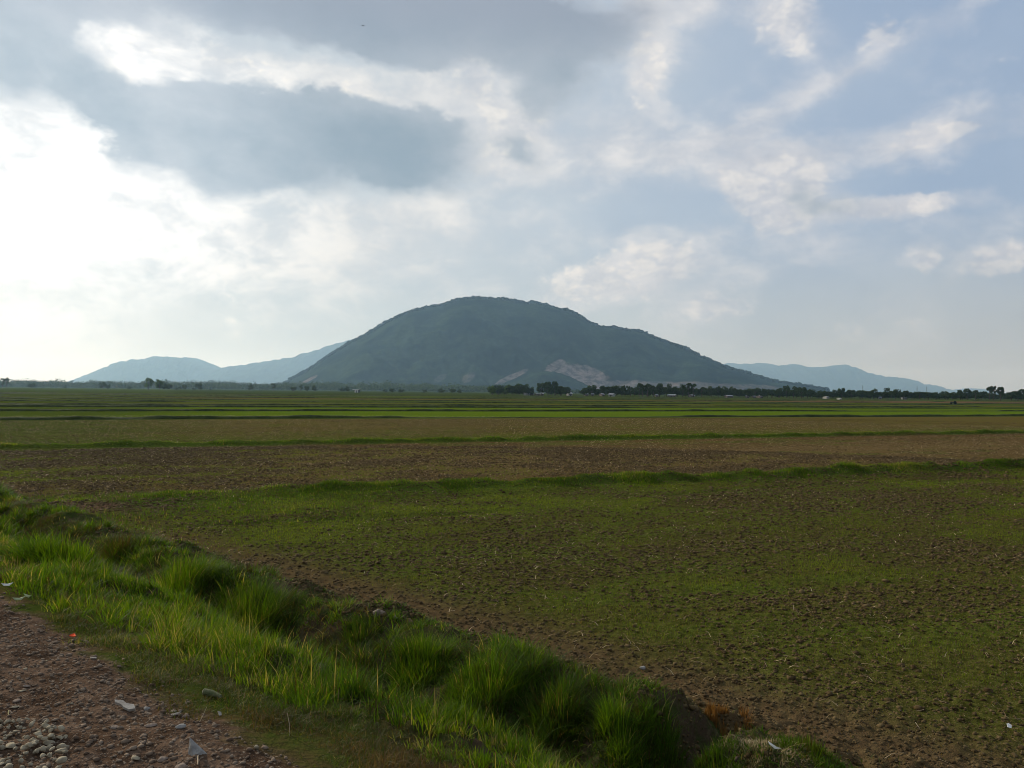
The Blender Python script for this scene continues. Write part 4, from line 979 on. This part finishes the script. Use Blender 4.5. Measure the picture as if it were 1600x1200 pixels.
# brush and woods behind the right belt at the mountain's foot
bx = RNG.uniform(860, 1640, 900); bd = RNG.uniform(1500, 2700, 900); hh = RNG.uniform(5, 11, 900)
ctr = np.stack([(bx - 800) / FPX * bd, bd, hh * .55], 1); rs = np.stack([hh * .5, hh * .5, hh * .5], 1)
dd = RNG.normal(size=(900, nl, 3)); dd /= np.linalg.norm(dd, axis=2)[..., None]
lp = (ctr[:, None] + dd * rs[:, None] * RNG.uniform(.5, 1.05, (900, nl, 1))).reshape(-1, 3); lp[:, 2] = np.maximum(lp[:, 2], .5)
N = len(lp); e1 = RNG.normal(size=(N, 3)); e1 /= np.linalg.norm(e1, axis=1)[:, None]; e2 = np.cross(e1, RNG.normal(size=(N, 3))); e2 /= np.linalg.norm(e2, axis=1)[:, None]
sz_ = RNG.uniform(.8, 1.6, N)[:, None]
q_ = np.stack([lp - e1 * sz_, lp - e2 * sz_, lp + e1 * sz_, lp + e2 * sz_], 1).reshape(-1, 3)
tag(link('foothill_woodland', mesh_np('foothill_woodland', q_, np.arange(4 * N).reshape(N, 4), M_LEAF, False, {'tone': RNG.random(N).repeat(4)})), kind='stuff')

# ------------------------------------------------------------------ houses
M_WALL = simple_mat('white_wall', (.40, .40, .38), (.56, .56, .54), .6, .9, .1)
M_WALL2 = simple_mat('grey_wall', (.10, .09, .08), (.16, .14, .12), .6, .9, .1)
M_ROOF = simple_mat('tin_roof', (.14, .15, .16), (.30, .31, .32), .8, .6, .1, .2)
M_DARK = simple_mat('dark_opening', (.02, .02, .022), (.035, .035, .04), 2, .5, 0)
def box_mesh(name, x0, x1, y0, y1, z0, z1, mat):
    vs = [(x, y, z) for z in (z0, z1) for x, y in ((x0, y0), (x1, y0), (x1, y1), (x0, y1))]
    return poly_mesh(name, vs, [(3, 2, 1, 0), (4, 5, 6, 7), (0, 1, 5, 4), (1, 2, 6, 5), (2, 3, 7, 6), (3, 0, 4, 7)], mat)
def gable(name, x0, x1, y0, y1, z0, z1, mat, th=.12):
    ym = (y0 + y1) / 2
    vs = []
    for x in (x0, x1): vs += [(x, y0, z0), (x, ym, z1), (x, y1, z0), (x, y1, z0 - th), (x, ym, z1 - th), (x, y0, z0 - th)]
    fs = [(0, 1, 7, 6), (1, 2, 8, 7), (2, 3, 9, 8), (3, 4, 10, 9), (4, 5, 11, 10), (5, 0, 6, 11), (5, 4, 3, 2, 1, 0), (6, 7, 8, 9, 10, 11)]
    return poly_mesh(name, vs, fs, mat)
def pent(name, x0, x1, y0, y1, z0, z1, z2, mat):
    ym = (y0 + y1) / 2; vs = []
    for x in (x0, x1): vs += [(x, y0, z0), (x, y0, z1), (x, ym, z2), (x, y1, z1), (x, y1, z0)]
    return poly_mesh(name, vs, [(0, 1, 2, 3, 4), (9, 8, 7, 6, 5), (0, 5, 6, 1), (1, 6, 7, 2), (2, 7, 8, 3), (3, 8, 9, 4)], mat)
M_WALL3 = simple_mat('dull_wall', (.24, .24, .23), (.34, .34, .32), .6, .9, .1)
hm = {}
for nm, wallm in (('white', M_WALL3), ('grey', M_WALL2)):
    hm[nm] = [('wall', pent('wall', -4, 4, -2.6, 2.6, 0, 2.7, 4.0, wallm)), ('roof', gable('roof', -4.6, 4.6, -3.3, 3.3, 2.48, 4.17, M_ROOF)),
              ('door', box_mesh('door', -.5, .5, -2.66, -2.602, 0, 2.1, M_DARK)), ('window', box_mesh('window', -2.9, -1.8, -2.66, -2.602, 1.0, 2.0, M_DARK)), ('window', box_mesh('window', 1.8, 2.9, -2.66, -2.602, 1.0, 2.0, M_DARK))]
def house(px, base_dist, wpx, hpx, wall, rz, label, group='village houses among the trees'):
    e = bpy.data.objects.new('house', None); COL.objects.link(e)
    e.location = ((px - 800) / FPX * base_dist, base_dist + 24, 0)
    e.scale = (wpx / FPX * base_dist / 9.2 * .9, 1.0, hpx / FPX * base_dist / 4.17 * .78); e.rotation_euler = (0, 0, rz)
    tag(e, label, 'house', group)
    for nm, me in hm[wall]: link(nm, me, e)
    return e
for px, ds, wp, hp, wl, rz, lab in [
    (824, 630, 7, 8, 'white', .5, 'white-walled house at the left end of the village'), (832, 634, 9, 8.5, 'grey', -.2, 'house with a wide pale roof in the middle of the village'), (842, 618, 8, 5, 'grey', .2, 'low house with pale roof right of the wide-roofed one'), (849, 640, 6, 6.5, 'grey', 0, 'small house at the right end of the village cluster'),
    (893, 660, 9, 7, 'white', .3, 'whitish house in the gap right of the village trees'), (892, 900, 4, 13, 'white', .3, 'narrow taller house showing above the gap right of the village'),
    (921, 618, 6, 6.5, 'grey', .1, 'small roof below the left tree of the quarry stretch'), (931, 618, 6, 6.5, 'grey', -.1, 'small pale roof right of a similar one below the quarry'), (946, 618, 5, 6.5, 'grey', .4, 'small roof left of the slanting roof'), (962, 612, 10, 6.5, 'white', -.5, 'house with a long slanting pale roof in front of the belt'),
    (1035, 615, 5, 5.5, 'grey', 0, 'small pale roof under the tall trees right of the quarry'), (1038, 1500, 6, 14, 'white', .2, 'distant pale house showing between crowns right of the quarry'), (1060, 608, 15, 6, 'grey', -.4, 'long low shed with pale curved-looking roof before the belt'), (1092, 618, 7, 6, 'grey', .2, 'pale roof right of the long low shed'),
    (1152, 612, 12, 5.5, 'grey', .15, 'wide low pale-roofed house below the right foot of the mountain'), (1182, 612, 5, 5, 'grey', 0, 'left of three small dim roofs under the closed belt'), (1193, 612, 5, 5, 'grey', 0, 'middle of three small dim roofs under the closed belt'), (1202, 612, 5, 5.5, 'grey', .3, 'right of three small dim roofs under the closed belt'),
    (1310, 606, 5, 5.5, 'white', .3, 'small pale house at the left of the belt below the far range'), (1335, 520, 4, 3, 'white', 0, 'tiny white hut standing in front of the belt at the field edge'), (1398, 604, 5, 5.5, 'white', -.3, 'small whitish house deep in the belt below the far range'), (1437, 604, 4, 6, 'white', .2, 'small pale house right of the whitish one in the belt')]:
    house(px, ds, wp, hp, wl, rz, lab)
# the lone white building with a wide overhanging roof
e = bpy.data.objects.new('roadside_building', None); COL.objects.link(e); e.location = ((557 - 800) / FPX * 900, 900, 0)
tag(e, 'lone white building with a wide flat overhanging roof at the left mountain foot', 'building')
link('wall', box_mesh('wall', -1.6, 2.4, -2, 2, 0, 3.3, M_WALL), e)
link('roof', poly_mesh('roof', [(-4.8, -2.6, 3.5), (4.6, -2.6, 4.3), (4.6, 2.6, 4.3), (-4.8, 2.6, 3.5), (-3.2, -2.6, 2.9), (2.6, -2.6, 3.32), (2.6, 2.6, 3.32), (-3.2, 2.6, 2.9)], [(0, 1, 2, 3), (7, 6, 5, 4), (0, 4, 5, 1), (1, 5, 6, 2), (2, 6, 7, 3), (3, 7, 4, 0)], M_WALL), e)
link('door', box_mesh('door', .0, .7, -2.06, -2.002, 0, 2.4, M_DARK), e)
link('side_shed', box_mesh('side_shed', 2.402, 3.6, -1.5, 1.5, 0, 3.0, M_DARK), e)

# power masts far behind the belt
M_STEEL = simple_mat('mast_steel', (.16, .17, .18), (.22, .23, .24), 1, .6, 0, .5)
for px, ty, lab in [(1433, 603, 'thin lattice mast left of its neighbour, in front of the far range'), (1448, 604, 'thin lattice mast at the end of the far range'), (1348, 602, 'faint lattice mast in front of the middle of the far range')]:
    ds = 2600; hor = HOR + (px - 800) * ROLLK; h = (hor - ty) / FPX * ds + CAMH
    vs = []; fs = []
    def bar(p0, p1, w_):
        p0, p1 = Vector(p0), Vector(p1); d = (p1 - p0).normalized(); a = d.orthogonal().normalized() * w_; b_ = d.cross(a); k0 = len(vs)
        for p in (p0, p1): vs.extend([p + a, p + b_, p - a, p - b_])
        for k in range(4): fs.append((k0 + k, k0 + (k + 1) % 4, k0 + 4 + (k + 1) % 4, k0 + 4 + k))
    for sx in (-1, 1):
        for sy in (-1, 1): bar((2.0 * sx, 2.0 * sy, 0), (.25 * sx, .25 * sy, h), .14)
    for k in range(7):
        z0 = h * k / 7; z1 = h * (k + 1) / 7; a0 = 2.0 - 1.75 * k / 7; a1 = 2.0 - 1.75 * (k + 1) / 7
        for sy in (-1, 1): bar((-a0, sy * a0, z0), (a1, sy * a1, z1), .08); bar((a0, sy * a0, z0), (-a1, sy * a1, z1), .08)
    for zz_ in (.78, .9): bar((-3.0, 0, h * zz_), (3.0, 0, h * zz_), .14)
    tag(link('power_mast', poly_mesh('power_mast', vs, fs, M_STEEL), loc=((px - 800) / FPX * ds, ds, 0)), lab, 'mast', 'power masts before the far range')

# small tractor working in the far field
M_TR = simple_mat('tractor_paint', (.030, .040, .045), (.05, .06, .065), 3, .5, 0); M_TY = simple_mat('tyre_rubber', (.012, .012, .013), (.02, .02, .02), 8, .9, 0)
e = bpy.data.objects.new('tractor', None); COL.objects.link(e); td = 300
e.location = ((1491 - 800) / FPX * td, td, 0); e.scale = (.85, .85, .85); e.rotation_euler = (0, 0, -.5)
tag(e, 'small dark tractor standing in the far field near the right edge', 'tractor')
link('hood', box_mesh('hood', -1.5, -.1, -.3, .3, .45, .95, M_TR), e)
link('cab', box_mesh('cab', -.098, .8, -.42, .42, .55, 1.5, M_TR), e)
link('cab_roof', box_mesh('cab_roof', -.2, .9, -.5, .5, 1.502, 1.58, M_TR), e)
link('exhaust', tube('exhaust', [(-1.0, 0, .952), (-1.0, 0, 1.5)], [.04, .04], M_TY, 8), e)
def wheel(r_, w_): return tube('wheel', [(0, -w_ / 2, 0), (0, -w_ * .35, 0), (0, w_ * .35, 0), (0, w_ / 2, 0)], [r_ * .85, r_, r_, r_ * .85], M_TY, 20)
wb, wf = wheel(.6, .3), wheel(.32, .2)
for sy in (-1, 1):
    link('wheel', wb, e, (.45, sy * .6, .6)); link('wheel', wf, e, (-1.15, sy * .45, .32))

# a bird high in the sky
M_BIRD = simple_mat('bird_dark', (.02, .02, .022), (.04, .04, .045), 10, .8, 0)
bd_ = pdir(567, 40); bpz = np.array([0, 0, CAMH]) + bd_ / bd_[1] * 95
bm = poly_mesh('bird', [(-.02, .16, 0), (.02, .16, 0), (.035, .03, .02), (.03, -.12, 0), (0, -.2, 0), (-.03, -.12, 0), (-.035, .03, .02), (.2, .05, .07), (.36, -.04, .03), (.18, -.05, .06), (-.2, .05, .07), (-.36, -.04, .03), (-.18, -.05, .06), (0, .05, -.03), (0, .2, 0)],
               [(0, 14, 1, 2, 6), (6, 2, 3, 4, 5), (2, 7, 8, 9, 3), (6, 5, 12, 11, 10), (0, 6, 5, 13), (1, 13, 3, 2), (13, 5, 4, 3), (0, 13, 1, 14)], M_BIRD)
tag(link('bird', bm, loc=tuple(bpz)), 'tiny dark bird flying in front of the grey cloud', 'bird')

# ------------------------------------------------------------------ haze
hz, n, out = new_mat('haze')
pv = n.node('ShaderNodeVolumePrincipled'); pv.inputs['Density'].default_value = 6.2e-5
pv.inputs['Absorption Color'].default_value = (1, 1, 1, 1)
pv.inputs['Color'].default_value = (.43, .70, 1.0, 1); pv.inputs['Anisotropy'].default_value = .4
for s_ in pv.inputs:
    if s_.name.endswith('Attribute'): s_.default_value = ''
n.l.new(pv.outputs[0], out.inputs['Volume'])
tag(link('haze', box_mesh('haze', -30000, 30000, -30000, 30000, -3, 900, hz)), kind='stuff')
scene.cycles.volume_bounces = 1
scene.cycles.max_bounces = 8
